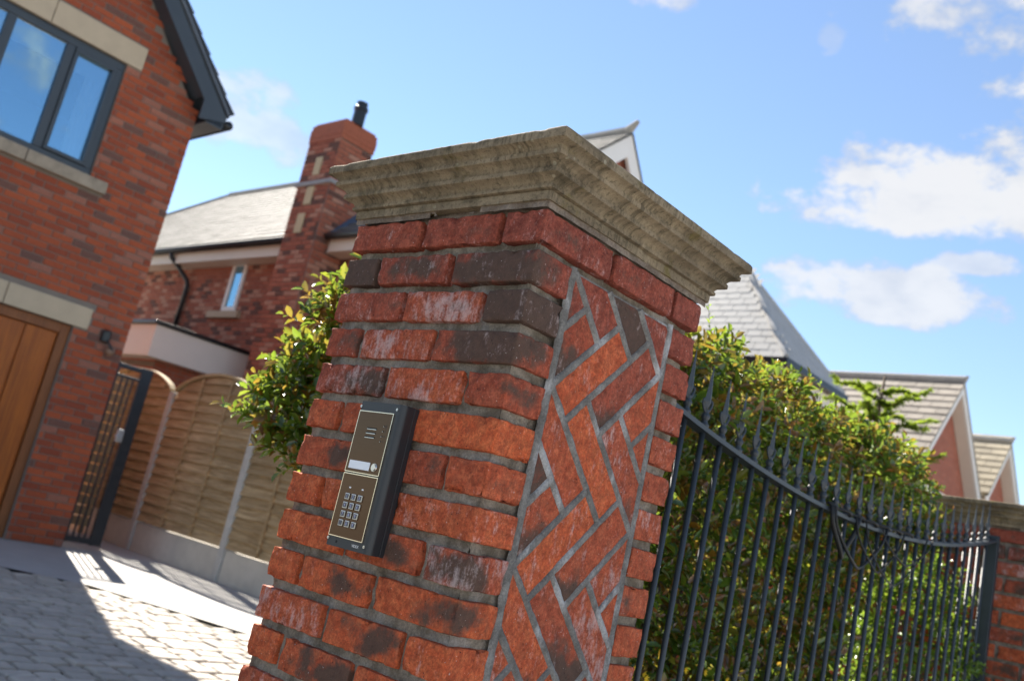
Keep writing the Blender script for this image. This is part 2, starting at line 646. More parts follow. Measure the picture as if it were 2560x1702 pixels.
M_BRICK = pier_brick_material()
M_MORTAR = mortar_material('recessed_mortar', (.155, .128, .098), (.32, .275, .225), .2)
M_JOINT = mortar_material('grey_joint_mortar', (.165, .155, .145), (.27, .26, .245), .6)
M_CAP = capstone_material()
M_BED = mortar_material('bedding_mortar', (.17, .13, .10), (.27, .22, .18), .05)
M_HOUSE_BRICK = wall_brick_material('red_house_brick', (.23, .055, .030), (.36, .085, .036), (.11, .070, .060), (.30, .15, .11), .07, .10)
M_HOUSE2_BRICK = wall_brick_material('mixed_house_brick', (.27, .085, .055), (.38, .13, .08), (.10, .06, .05), (.48, .28, .20), .16, .22)
M_WALL_BRICK = wall_brick_material('garden_wall_brick', (.25, .06, .035), (.40, .10, .045), (.09, .05, .045), (.33, .15, .11), .1, .1)
M_HMORTAR = simple('house_mortar', (.20, .165, .14), .95, .1, 12)
M_SHEET_Y = brick_sheet_material('brickwork_y', (.30, .075, .04), (.36, .10, .055), (.2, .16, .13), 'Y')
M_SHEET_X = brick_sheet_material('brickwork_x', (.30, .09, .055), (.37, .13, .08), (.22, .18, .15), 'X')
M_LINTEL = simple('buff_stone', (.47, .375, .265), .85, .07, 7, bmp=.15)
M_SILL = simple('weathered_stone', (.30, .245, .185), .9, .3, 9)
M_ANTHRA = simple('anthracite_frame', (.040, .050, .062), .4, .08, 4, bmp=.05)
M_BLACK = simple('black_plastic', (.014, .015, .017), .35, .1, 6, bmp=.05)
M_SLATE_D = simple('dark_slate', (.085, .10, .125), .5, .22, 5, rnd=.4, spec=.5)
M_SLATE = simple('grey_slate', (.215, .21, .20), .75, .14, 4, rnd=.6, spec=.055)
M_SLATE_T = simple('turret_slate', (.40, .395, .385), .65, .06, 4, rnd=.12, spec=.2)
M_STONETILE = simple('stone_tile', (.30, .26, .215), .8, .25, 3, rnd=.5)
M_RIDGE = simple('ridge_tile', (.30, .28, .25), .8, .2, 5)
M_WHITE = simple('white_fascia', (.74, .70, .66), .5, .04, 3, bmp=.04)
M_CREAM = simple('cream_fascia', (.66, .58, .49), .55, .05, 3, bmp=.04)
M_GLASS = None
M_DOOR = wood_material('stained_timber', (.23, .052, .003), (.43, .115, .007), 2, .42, 2.4, .4, .2)
M_DOORFRAME = wood_material('timber_frame', (.17, .055, .016), (.26, .095, .030), 2, .5, 2.4, .4, .2)
M_FENCE = wood_material('fence_board', (.24, .16, .08), (.54, .40, .235), 0, .85, 3, .2, .45)
M_FENCE_TRIM = wood_material('fence_trim', (.30, .22, .12), (.44, .34, .20), 0, .8, 3, .2)
M_POST = simple('concrete_post', (.46, .44, .41), .9, .12, 10)
M_GRAVEL_BOARD = simple('concrete_board', (.52, .48, .42), .92, .15, 5)
M_IRON = simple('railing_iron', (.030, .040, .052), .52, .12, 20, spec=.5, bmp=.1)
M_GATE = simple('gate_steel', (.012, .015, .022), .4, .1, 10, spec=.5)
M_CABLE = simple('black_cable', (.008, .008, .008), .6, .1, 20)
M_SETT = simple('sandstone_sett', (.46, .40, .335), .8, .18, 12, rnd=.35, bdist=.006)
M_SETT_JOINT = simple('sett_joint', (.055, .045, .028), .95, .25, 20)
M_PATH = simple('pale_paving', (.38, .365, .345), .85, .1, 3)
M_GROUND = simple('ground', (.26, .25, .22), .95, .15, .6, bmp=.1)
M_PAVE = simple('pavement_slab', (.42, .40, .37), .9, .1, 2.5)
M_BARK = simple('bark', (.10, .07, .045), .9, .3, 15)


def glass_material():
    m = D.materials.new('window_glass')
    m.use_nodes = True
    t = m.node_tree
    t.nodes.clear()
    N = NT(t)
    out = N.n('ShaderNodeOutputMaterial')
    gl = N.n('ShaderNodeBsdfGlossy')
    gl.inputs['Roughness'].default_value = .01
    gl.inputs['Color'].default_value = (.50, .80, 1.0, 1)
    tr = N.n('ShaderNodeBsdfTransparent')
    tr.inputs['Color'].default_value = (.80, .85, .88, 1)
    fr = N.n('ShaderNodeFresnel')
    fr.inputs['IOR'].default_value = 1.9
    f = N.math('ADD', N.math('MULTIPLY', fr.outputs[0], 1.3), .28, clamp=True)
    mx_ = N.n('ShaderNodeMixShader')
    N.link(f, mx_.inputs[0])
    N.link(tr.outputs[0], mx_.inputs[1])
    N.link(gl.outputs[0], mx_.inputs[2])
    N.link(mx_.outputs[0], out.inputs[0])
    return m


M_GLASS = glass_material()
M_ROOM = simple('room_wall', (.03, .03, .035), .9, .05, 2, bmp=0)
M_BLIND = simple('white_blind', (.80, .80, .78), .8, .03, 2, bmp=0)


# ------------------------------------------------------------------ view test (which pieces show largest)
def view(p):
    d = Vector(p) - CAM
    z = d.dot(fw)
    if z < .1:
        return None
    return 1280 + 2364.2 * d.dot(rt) / z, 851 - 2364.2 * d.dot(up) / z, z


def in_view(p, m=60):
    q = view(p)
    return q is not None and -m < q[0] < 2560 + m and -m < q[1] < 1702 + m


def pieces(name, parent, items, limit=300):
    """items: (mesh key, V, F, matrix, material). Nearest in view become parts of their own, the rest one part of kind stuff"""
    scored = []
    for it in items:
        c = it[3].translation
        q = view(c)
        s = 1e9
        if q is not None and in_view(c):
            s = q[2]
        scored.append((s, it))
    scored.sort(key=lambda t: t[0])
    cache = {}
    rest = MB()
    mat = None
    n = 0
    for s, (key, V, F, m, mt) in scored:
        mat = mt
        if s < 1e8 and n < limit:
            k = (key, mt.name)
            if k not in cache:
                cache[k] = mesh(name, V, F, mt)
            o = D.objects.new(name, cache[k])
            COL.objects.link(o)
            o.matrix_basis = (wm(parent).inverted() @ m) if parent else m
            o.parent = parent
            n += 1
        else:
            rest.add([m @ Vector(v) for v in V], F)
    if rest.V:
        rest.build('more_' + name + 's', mat, parent, kind='stuff')


def block(lu, lz, d=.012, bev=.004):
    """brick face slab: u by z, proud in +w, five sides, chamfered"""
    a, b = lu / 2, lz / 2
    V = [(-a, 0, -b), (a, 0, -b), (a, 0, b), (-a, 0, b), (-a, d - bev, -b), (a, d - bev, -b), (a, d - bev, b), (-a, d - bev, b),
         (-a + bev, d, -b + bev), (a - bev, d, -b + bev), (a - bev, d, b - bev), (-a + bev, d, b - bev)]
    F = []
    for k in range(4):
        k2 = (k + 1) % 4
        F += [(k, k2, 4 + k2, 4 + k), (4 + k, 4 + k2, 8 + k2, 8 + k)]
    F.append((8, 9, 10, 11))
    return V, F


def brick_face(parent, O, U, Nn, u0, u1, z0, z1, mat, holes=(), clip=None, limit=300, L=.215, Hh=.064, j=.011, depth=.012, bev=.004, name='brick'):
    """lay a face of stretcher bond bricks, cut round openings"""
    U, Nn, O = Vector(U), Vector(Nn), Vector(O)
    Z = Vector((0, 0, 1))
    R3 = Matrix((U, Nn, Z)).transposed().to_4x4()
    items = []
    row = 0
    z = z0
    pitch = Hh + j
    while z + Hh * .5 < z1:
        zz = min(z + Hh, z1)
        u = u0 - (row % 2) * (L + j) / 2
        while u < u1:
            segs = [(max(u, u0), min(u + L, u1))]
            for (a, b, c, d) in holes:
                if zz > c + .012 and z < d - .012:
                    ns = []
                    for s in segs:
                        if s[1] <= a or s[0] >= b:
                            ns.append(s)
                        else:
                            if s[0] < a:
                                ns.append((s[0], a - .004))
                            if s[1] > b:
                                ns.append((b + .004, s[1]))
                    segs = ns
            for s in segs:
                ln = s[1] - s[0]
                if ln < .035:
                    continue
                cu, cz = (s[0] + s[1]) / 2, (z + zz) / 2
                if clip and not clip(cu, cz):
                    continue
                lk = round(ln, 2) if abs(ln - L) > .003 else L
                V, F = block(lk, round(zz - z, 3), depth, bev)
                m = Matrix.Translation(O + U * cu + Z * cz + Nn * (-depth + random.uniform(-.0015, .0015))) @ R3
                items.append(((lk, round(zz - z, 3)), V, F, m, mat))
            u += L + j
        z += pitch
        row += 1
    pieces(name, parent, items, limit)


def lay_tiles(parent, O, U, V_, mat, u0, u1, v1, wu, wv, thick=.02, clip=None, limit=300, name='slate', v0=0.0):
    """overlapping tiles on a slope; U along the eave, V_ up the slope"""
    U, V_, O = Vector(U).normalized(), Vector(V_).normalized(), Vector(O)
    Nn = U.cross(V_)
    if Nn.z < 0:
        Nn = -Nn
    R3 = Matrix((U, V_, Nn)).transposed().to_4x4()
    items = []
    r = 0
    v = v0
    while v < v1:
        u = u0 - (r % 2) * wu / 2
        while u < u1:
            a, b = max(u, u0), min(u + wu - .006, u1)
            if b - a > .05 and (clip is None or clip((a + b) / 2, v + wv / 2)):
                ln = round(b - a, 2)
                h, l = ln / 2, wv * 1.25
                V = [(-h, 0, 0), (h, 0, 0), (h, l, 0), (-h, l, 0), (-h, 0, thick), (h, 0, thick), (h, l, .003), (-h, l, .003)]
                F = [(4, 5, 6, 7), (0, 1, 5, 4), (1, 2, 6, 5), (3, 0, 4, 7), (3, 2, 1, 0)]
                m = Matrix.Translation(O + U * ((a + b) / 2) + V_ * v + Nn * (.012 + random.uniform(0, .003))) @ R3
                items.append(((ln,), V, F, m, mat))
            u += wu
        v += wv
        r += 1
    pieces(name, parent, items, limit)


# ------------------------------------------------------------------ ground
g = MB().add([(-900, -900, -.05), (900, -900, -.05), (900, 900, -.05), (-900, 900, -.05)], [(0, 1, 2, 3)])
g.build('ground', M_GROUND, None, kind='structure', center=False)
g = MB().add([(.35, -60, -.03), (60, -60, -.03), (60, 60, -.03), (.35, 60, -.03)], [(0, 1, 2, 3)])  # unseen pavement, extended across the road to bounce light
g.build('pavement', M_PAVE, None, kind='structure', center=False)
drive = MB().add([(-13, -14, -.022), (.35, -14, -.022), (.35, 4.7, -.022), (-13, 4.7, -.022)], [(0, 1, 2, 3)]).build('driveway', M_SETT_JOINT, None, kind='structure', center=False)
path_poly = [(-13, -8), (-7.15, -8), (-7.1, 2.1), (-6.64, 2.67), (-5.76, 3.0), (-5.03, 3.23), (-1.8, 4.2), (-1.6, 4.69), (-13, 4.69)]
MB().add([(x, y, 0) for x, y in path_poly], [tuple(range(len(path_poly)))]).build('path', M_PATH, None, kind='structure', center=False)


def on_setts(x, y):
    if x < -7.0:
        return False
    e = [(-7.1, 2.1), (-6.64, 2.67), (-5.76, 3.0), (-5.03, 3.23), (-1.8, 4.2), (2, 5.3)]
    for (x0, y0), (x1, y1) in zip(e, e[1:]):
        if x0 <= x <= x1:
            return y < y0 + (y1 - y0) * (x - x0) / (x1 - x0) - .06
    return False


def sett_mesh(lx, ly, seed):
    rs = random.Random(seed)
    bm = bmesh.new()
    bmesh.ops.create_cube(bm, size=1)
    for v in bm.verts:
        v.co.x *= lx * (1 + rs.uniform(-.04, .04))
        v.co.y *= ly * (1 + rs.uniform(-.04, .04))
        v.co.z = .0 + rs.uniform(-.004, .004) if v.co.z > 0 else -.04
    bmesh.ops.bevel(bm, geom=[e for e in bm.edges if all(v.co.z > -.02 for v in e.verts)], offset=.018, segments=2, profile=.5, affect='EDGES')
    bm.verts.index_update()
    V = [v.co[:] for v in bm.verts]
    F = [[v.index for v in f.verts] for f in bm.faces]
    bm.free()
    return V, F


items = []
SV = {k: sett_mesh(.128, .13 + .022 * (k % 4), k) for k in range(12)}
x = -6.97
while x < -.75:
    y = -2.6 + random.uniform(0, .15)
    while y < 4.4:
        k = random.randrange(12)
        ly = .13 + .022 * (k % 4)
        if on_setts(x, y + ly / 2) and not (x > -.8 and y > -.2):
            V, F = SV[k]
            m = Matrix.Translation((x + random.uniform(-.006, .006), y + ly / 2, random.uniform(-.004, .005))) @ Matrix.Rotation(random.uniform(-.04, .04), 4, 'Z')
            items.append((k, V, F, m, M_SETT))
        y += ly + .020
    x += .149
pieces('sett', drive, items, 300)

# ------------------------------------------------------------------ gabled house beside the drive
XW = -9.17
house = empty('brick_house', (XW, .4, 0), 'red brick gabled house with garage door and anthracite upstairs window', 'house')
YC, ZE, SL = 3.49, 5.07, 1.05
RIDGE_Y = .4
zg = lambda y: 5.10 + (3.50 - (y if y > RIDGE_Y else 2 * RIDGE_Y - y)) * SL
yl = 2 * RIDGE_Y - YC
wall = MB()
wall.prism([(yl, -.1), (YC - .006, -.1), (YC - .006, zg(YC) - .1), (RIDGE_Y, zg(RIDGE_Y) - .1), (yl, zg(yl) - .1)], 0, XW - .010, XW - 7)
# openings are cut as dark recesses: build the wall as panels round them instead
wall = MB()
GAR = (.35, 2.90, 0.0, 2.27)
WIN = (.72, 2.57, 3.84, 5.19)
xb = XW - .010
def wallpanel(y0, y1, z0, z1):
    wall.box((xb, y0, z0), (xb - .25, y1, z1))
wallpanel(yl, GAR[0], -.05, 2.27)
wallpanel(GAR[1], YC - .006, -.05, 2.27)
wallpanel(yl, YC - .006, 2.27, 3.84)
wallpanel(yl, WIN[0], 3.84, 5.0)
wallpanel(WIN[1], YC - .006, 3.84, 5.0)
wall.prism([(WIN[1], 5.0), (YC - .006, 5.0), (WIN[1], zg(WIN[1]) - .02)], 0, xb, xb - .25)
wall.prism([(WIN[0], 5.19), (WIN[1], 5.19), (WIN[1], zg(WIN[1]) - .02), (RIDGE_Y, zg(RIDGE_Y) - .02), (WIN[0] * 0 + .2, zg(.2) - .02), (.2, 5.0), (WIN[0], 5.0)], 0, xb, xb - .25)
wall.prism([(yl, 5.0), (.2, 5.0), (.2, zg(.2) - .02)], 0, xb, xb - .25)
wall.build('wall', M_HMORTAR, house)
side = MB()
side.box((XW - .012, YC - .002, -.05), (XW - 7, YC - .25, 5.0))
side.box((XW - 7, yl, -.05), (XW - 7.2, YC, 5.0))
side.box((XW - .3, yl, -.05), (XW - 7, yl + .2, 5.0))
side.build('side_wall', M_SHEET_X, house)
holes = [(GAR[0], GAR[1], -.1, 2.27), (.2, 3.04, 2.27, 2.50), (WIN[0], WIN[1], 3.84, 5.19), (.55, 2.73, 5.19, 5.46), (.55, 2.75, 3.70, 3.84)]
brick_face(house, (XW, 0, 0), (0, 1, 0), (1, 0, 0), yl, YC, .01, 8.3, M_HOUSE_BRICK, holes, lambda u, z: z < zg(u) - .06 and u > -1.5, 300)
# stone lintels and sill, in two lengths each
for a, b in ((.2, 2.145), (2.155, 3.04)):
    MB().box((XW - .15, a, 2.272), (XW + .012, b, 2.498), .008).build('lintel', M_LINTEL, house)
for a, b in ((.55, 1.705), (1.713, 2.73)):
    MB().box((XW - .15, a, 5.192), (XW + .014, b, 5.458), .008).build('lintel', M_LINTEL, house)
for a, b in ((.55, 1.885), (1.893, 2.75)):
    MB().box((XW - .15, a, 3.705), (XW + .075, b, 3.838), .01).build('window_sill', M_SILL, house)
# garage door
gd = MB()
gd.box((XW - .06, 2.80, 0), (XW - .14, 2.898, 2.265), .006)
gd.box((XW - .06, .352, 2.165), (XW - .14, 2.798, 2.265), .006)
gd.box((XW - .06, .352, 0), (XW - .14, .45, 2.163), .006)
gframe = gd.build('door_frame', M_DOORFRAME, house)
y = 2.795
door = MB().box((XW - .112, .45, .01), (XW - .15, 2.80, 2.16)).build('garage_door', M_DOOR, house)
while y > .5:
    y2 = max(y - .335, .455)
    MB().box((XW - .088, y2 + .007, .015), (XW - .118, y - .007, 2.158), .009).build('plank', M_DOOR, door)
    y = y2
# upstairs window
win = empty('window', (XW - .05, 1.64, 3.84))
child(win, house)
fr = MB()
xf0, xf1 = XW - .035, XW - .11
fr.box((xf0, WIN[0] + .004, 5.10), (xf1, WIN[1] - .004, 5.186), .006)
fr.box((xf0, WIN[0] + .004, 3.845), (xf1, WIN[1] - .004, 3.925), .006)
fr.box((xf0, WIN[1] - .078, 3.927), (xf1, WIN[1] - .004, 5.098), .006)
fr.box((xf0, WIN[0] + .004, 3.927), (xf1, WIN[0] + .078, 5.098), .006)
for ym in (1.985, 1.375):
    fr.box((xf0, ym - .045, 3.927), (xf1, ym + .045, 5.098), .006)
fr.build('window_frame', M_ANTHRA, win)
sash = MB()
for a, b in ((2.034, 2.488),):
    sash.box((xf0 + .018, a, 5.05), (xf1 + .02, b, 5.094), .004)
    sash.box((xf0 + .018, a, 3.931), (xf1 + .02, b, 3.972), .004)
    sash.box((xf0 + .018, a, 3.974), (xf1 + .02, a + .04, 5.048), .004)
    sash.box((xf0 + .018, b - .04, 3.974), (xf1 + .02, b, 5.048), .004)
sash.build('sash', M_ANTHRA, win)
for a, b in ((2.034, 2.488), (1.424, 1.936), (.80, 1.326)):
    MB().box((XW - .072, a - .002, 3.93), (XW - .078, b + .002, 5.09)).build('pane', M_GLASS, win)
# blind, curtain and room behind the glass
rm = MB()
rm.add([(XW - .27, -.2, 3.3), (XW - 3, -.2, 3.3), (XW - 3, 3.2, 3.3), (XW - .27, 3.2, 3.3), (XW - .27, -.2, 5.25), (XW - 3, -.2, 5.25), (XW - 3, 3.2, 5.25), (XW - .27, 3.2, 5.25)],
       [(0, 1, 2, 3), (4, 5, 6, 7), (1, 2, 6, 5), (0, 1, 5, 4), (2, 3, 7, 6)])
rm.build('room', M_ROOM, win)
bl = MB()
nv = 9
pts = []
for i in range(nv + 1):
    yy = .75 + (2.56 - .75) * i / nv
    pts.append((yy, 4.80))
bl.box((XW - .086, .80, 4.86), (XW - .090, 2.48, 5.10))
bl.build('blind', M_BLIND, win)
cu = MB()
nn = 26
for i in range(nn + 1):
    yy = 2.24 + .31 * i / nn
    xx = XW - .105 + .012 * math.sin(i * 1.5)
    cu.V += [(xx, yy + .10 * 0, 3.86), (xx, yy - .02, 4.4), (xx, yy, 5.16)]
for i in range(nn):
    for k in range(2):
        cu.F.append((i * 3 + k, (i + 1) * 3 + k, (i + 1) * 3 + k + 1, i * 3 + k + 1))
cu.build('curtain', M_BLIND, win, smooth=True)
# roof
Rt = lambda y: 5.16 + (3.74 - (y if y > RIDGE_Y else 2 * RIDGE_Y - y)) * SL
yt, yb_ = 3.74, 2 * RIDGE_Y - 3.74
roof = MB()
for sgn in (1, -1):
    f = lambda y: y if sgn > 0 else 2 * RIDGE_Y - y
    roof.prism([(f(yt), Rt(yt) - .07), (f(yt), Rt(yt) - .015), (f(RIDGE_Y), Rt(RIDGE_Y) - .015), (f(RIDGE_Y), Rt(RIDGE_Y) - .09)], 0, XW + .27, XW - 7.3)
roofo = roof.build('roof', M_SLATE_D, house)
vb = MB()
vb.prism([(yt - .02, Rt(yt) - .085), (RIDGE_Y, Rt(RIDGE_Y) - .105), (RIDGE_Y, Rt(RIDGE_Y) - .36), (3.40, Rt(3.40) - .36), (3.40, 4.93), (yt - .02, 5.02)], 0, XW + .255, XW + .225)
vb.build('verge_board', M_ANTHRA, roofo)
so = MB()
so.prism([(3.38, Rt(3.38) - .34), (RIDGE_Y, Rt(RIDGE_Y) - .34), (RIDGE_Y, Rt(RIDGE_Y) - .30), (3.38, Rt(3.38) - .30)], 0, XW + .222, XW + .004)
so.box((XW + .222, 3.505, 4.935), (XW - 7.2, 3.72, 4.955))
so.box((XW + .222, 3.70, 4.958), (XW - 7.2, 3.722, 5.08))
so.build('soffit', M_ANTHRA, roofo)
gt = MB().tube([(XW + .24, 3.78, 5.02), (XW - 7.2, 3.78, 5.02)], .055, 8).build('gutter', M_BLACK, roofo, smooth=True)
vd = Vector((0, -1, SL)).normalized()
lay_tiles(roofo, (XW + .285, yt + .02, Rt(yt) - .03), (-1, 0, 0), vd, M_SLATE_D, 0, 1.3, 4.8, .30, .235, .028, None, 120)
# bracket lamp on the wall
lamp = empty('wall_lamp', (XW, 3.25, 2.1), 'small dark bracket lamp on brick wall beside garage lintel', 'lamp')
MB().lathe([(.045, 0), (.05, .01), (.05, .11), (.03, .13)], (XW + .028, 3.245, 2.20), 12).build('back_plate', M_BLACK, lamp)
arc = [(XW + .03 + .10 * math.sin(t), 3.245 + .05 * (1 - math.cos(t)), 2.22 - .075 * (1 - math.cos(t))) for t in np.linspace(0, 2.6, 12)]
MB().tube(arc, .012, 6).build('arm', M_BLACK, lamp, smooth=True)
MB().lathe([(.02, .0), (.05, .03), (.055, .06), (.03, .10), (.012, .115)], (XW + .085, 3.31, 2.06), 12).build('lamp_shade', simple('copper_shade', (.20, .11, .07), .5, .2, 20), lamp, smooth=True)

# ------------------------------------------------------------------ side gate and fence
gate = empty('side_gate', (XW - .05, 3.7, 0), 'black steel side gate with vertical bars beside brick house corner', 'gate')
gx0, gx1 = XW - .06, XW - .10
MB().box((gx0, 3.80, .06), (gx1, 3.93, 2.06), .004).build('stile', M_GATE, gate)
MB().box((gx0, 3.50, .06), (gx1, 3.54, 2.06), .004).build('stile', M_GATE, gate)
MB().box((gx0 - .004, 3.54, 2.0), (gx1 + .004, 3.80, 2.05), .004).build('rail', M_GATE, gate)
MB().box((gx0 - .004, 3.54, 1.90), (gx1 + .004, 3.80, 1.93), .004).build('rail', M_GATE, gate)
MB().box((gx0 - .004, 3.54, .07), (gx1 + .004, 3.80, .13), .004).build('rail', M_GATE, gate)
for k in range(3):
    yy = 3.54 + .065 * (k + 1)
    MB().box((gx0 - .01, yy - .008, .13), (gx1 + .01, yy + .008, 1.9)).build('bar', M_GATE, gate)
lk = MB().box((gx0 + .04, 3.72, 1.20), (gx0, 3.79, 1.34), .006).build('lock', simple('galvanised', (.42, .43, .46), .4, .1, 20, metallic=.8), gate)
MB().tube([(gx0 + .05, 3.75, 1.26), (gx0 + .07, 3.75, 1.26), (gx0 + .07, 3.68, 1.26)], .010, 6).build('handle', lk.data.materials[0], lk)

FY = 4.73
fence = empty('timber_fence', (-9.2, FY, 0), 'brown slatted timber fence with arched tops between concrete posts', 'fence')
posts = [-14.3, -12.2, -10.13, -8.08, -6.05, -4.0]
for xp in posts:
    MB().box((xp - .055, FY - .055, -.1), (xp + .055, FY + .055, 1.97), .012).build('concrete_post', M_POST, fence)
for xa, xc in zip(posts, posts[1:]):
    a, b = xa + .06, xc - .06
    MB().box((a, FY - .028, -.08), (b, FY + .028, .345), .006).build('gravel_board', M_GRAVEL_BOARD, fence)
    w_ = b - a
    top = lambda x: 1.98 + .24 * (1 - ((x - (a + b) / 2) / (w_ / 2)) ** 2) ** .8 if abs(x - (a + b) / 2) < w_ / 2 else 1.98
    z = .355
    k = 0
    while z < 2.18:
        h = .135
        sp = []
        # each slat is cut to the arch above
        if z + h > 1.98:
            xs = [x for x in np.linspace(a, b, 60) if top(x) > z + h * .55]
            if not xs:
                break
            aa, bb = xs[0], xs[-1]
        else:
            aa, bb = a, b
        dz = random.uniform(-.004, .004)
        V, F = [], []
        ns = 14
        for i in range(ns + 1):
            xx = aa + (bb - aa) * i / ns
            wv = .003 * math.sin(xx * 5.1 + k * 1.7)
            zb, zt = z + dz + .002 * math.sin(xx * 3 + k), min(z + h + .02, top(xx) - .004)
            zt = max(zt, zb + .01)
            V += [(xx, FY - .050 + wv, zb), (xx, FY - .030 + wv, zb), (xx, FY + .010 + wv, zt), (xx, FY - .004 + wv, zt)]
        for i in range(ns):
            q, r = i * 4, i * 4 + 4
            for e in range(4):
                F.append((q + e, q + (e + 1) % 4, r + (e + 1) % 4, r + e))
        F += [(0, 3, 2, 1), (ns * 4, ns * 4 + 1, ns * 4 + 2, ns * 4 + 3)]
        MB().add(V, F).build('slat', M_FENCE, fence)
        z += .118
        k += 1
    for t in (.33, .67):
        xx = a + w_ * t
        MB().box((xx - .018, FY - .066, .36), (xx + .018, FY - .059, top(xx) - .03)).build('batten', M_FENCE, fence)
    tp = MB()
    arcx = np.linspace(a, b, 25)
    V, F = [], []
    for xx in arcx:
        zt = top(xx)
        V += [(xx, FY - .055, zt), (xx, FY + .03, zt), (xx, FY + .03, zt + .032), (xx, FY - .055, zt + .032)]
    for i in range(24):
        for e in range(4):
            F.append((i * 4 + e, i * 4 + (e + 1) % 4, i * 4 + 4 + (e + 1) % 4, i * 4 + 4 + e))
    F += [(0, 1, 2, 3), (99, 98, 97, 96)]
    tp.add(V, F).build('arched_trim', M_FENCE_TRIM, fence)
# board screen behind the gate
scr = empty('board_screen', (-11.2, 4.1, 0), 'brown slatted board screen seen through the black side gate', 'fence')
z = .1
while z < 2.0:
    MB().box((-11.20, 3.3, z), (-11.23, 4.66, z + .11), .004).build('slat', M_FENCE_TRIM, scr)
    z += .135
for yy in (3.35, 4.0, 4.6):
    MB().box((-11.235, yy - .03, 0), (-11.28, yy + .03, 2.02)).build('post', M_FENCE, scr)

# ------------------------------------------------------------------ house behind the fence, with chimney
h2 = empty('chimney_house', (-16, 8, 0), 'brick house with pale slate roof and tall external chimney behind the fence', 'house')
WY, EY, EZ = 7.15, 6.80, 4.98
RY, RZ, XL, XR = 10.1, 7.95, -20.6, -8.35
P2 = (RZ - EZ) / (RY - EY)
w2 = MB()
w2.box((-24.2, WY, -.05), (-8.5, WY + .25, 4.80))
w2.build('wall', M_HMORTAR, h2)
gb = MB()
gb.prism([(WY + .01, -.05), (12.0, -.05), (12.0, RZ - .1 - 1.9 * 1.28), (RY, RZ - .10), (WY + .01, 5.0)], 0, XR + .08, -8.75)
gb.build('gable_wall', M_SHEET_Y, h2)
MB().box((-24.2, 11.8, -.05), (-8.8, 12.0, 5.3)).build('rear_wall', M_SHEET_X, h2)
WN = (-14.02, -13.55, 3.87, 4.80)
brick_face(h2, (0, WY - .012, 0), (1, 0, 0), (0, -1, 0), -19.5, -8.29, 1.5, 4.80, M_HOUSE2_BRICK, [WN, (-14.36, -13.35, 3.74, 3.87)], None, 300)
MB().box((-14.36, WY - .09, 3.742), (-13.35, WY + .05, 3.866), .01).build('window_sill', M_LINTEL, h2)
wn = empty('window', (-13.8, WY, 3.87))
child(wn, h2)
f2 = MB()
f2.box((WN[0] + .004, WY - .03, WN[2] + .004), (WN[0] + .09, WY + .05, WN[3] - .004))
f2.box((WN[1] - .09, WY - .03, WN[2] + .004), (WN[1] - .004, WY + .05, WN[3] - .004))
f2.box((WN[0] + .092, WY - .028, WN[2] + .004), (WN[1] - .092, WY + .05, WN[2] + .09))
f2.box((WN[0] + .092, WY - .028, WN[3] - .09), (WN[1] - .092, WY + .05, WN[3] - .004))
f2.build('window_frame', M_WHITE, wn)
MB().box((WN[0] + .08, WY - .006, WN[2] + .08), (WN[1] - .08, WY - .002, WN[3] - .08)).build('pane', M_GLASS, wn)
MB().box((WN[0] + .09, WY + .06, WN[2]), (WN[1] - .09, WY + .065, WN[3])).build('blind', M_BLIND, wn)
# roof
r2 = MB()
hipx = XL - (RY - EY)
r2.add([(hipx, EY, EZ), (XR + .25, EY, EZ), (XR + .25, RY, RZ), (XL, RY, RZ), (XR + .25, 12.1, RZ - (12.1 - RY) * 1.28), (hipx, 12.1, RZ - (12.1 - RY) * 1.28)],
       [(0, 1, 2, 3), (3, 2, 4, 5), (0, 3, 5)])
roof2 = r2.build('roof', M_SLATE, h2)
vd2 = Vector((0, RY - EY, RZ - EZ)).normalized()
L2 = math.hypot(RY - EY, RZ - EZ)
lay_tiles(roof2, (0, EY - .03, EZ - .02), (1, 0, 0), vd2, M_SLATE, hipx, XR + .27, L2 - .1, .30, .21, .026, lambda u, v: u > hipx + v * (RY - EY) / L2 - .05, 300)
rd = MB().tube([(XL, RY, RZ + .03), (XR - .6, RY, RZ + .03), (XR + .12, RY, RZ + .05), (XR + .3, RY, RZ + .22)], [.09, .09, .09, .035], 8)
rd.build('ridge', M_RIDGE, roof2)
MB().tube([(XL, RY, RZ + .02), (hipx, EY, EZ + .02)], .07, 8).build('hip_ridge', M_RIDGE, roof2)
for xa_, xb_ in ((hipx, -11.90), (-10.85, XR + .2)):
    MB().box((xa_, EY + .02, EZ - .26), (xb_, EY + .05, EZ - .03)).build('fascia', M_CREAM, roof2)
    MB().tube([(xa_, EY - .05, EZ - .03), (xb_, EY - .05, EZ - .03)], .06, 8).build('gutter', M_BLACK, roof2, smooth=True)
MB().box((hipx, EY + .05, EZ - .26), (XR + .2, WY - .014, EZ - .235)).build('soffit', M_CREAM, roof2)
bg = MB()
for s in (-1, 1):
    pq = 1.28 if s > 0 else P2
    hl = 1.98 if s > 0 else 3.2
    n0 = [(RY, RZ - .02), (RY, RZ - .42), (RY + s * hl, RZ - .42 - hl * pq), (RY + s * hl, RZ - .02 - hl * pq)]
    bg.prism(n0, 0, XR + .22 + (.002 if s > 0 else 0), XR + .16)
bg.build('bargeboard', M_WHITE, roof2)
MB().tube([(-15.69, EY - .05, EZ - .06), (-15.69, EY - .03, EZ - .16), (-15.58, EY + .1, EZ - .30), (-15.40, WY - .10, EZ - .52), (-15.38, WY - .07, EZ - .62), (-15.40, WY - .07, 3.1)], .045, 8).build('downpipe', M_BLACK, h2, smooth=True)
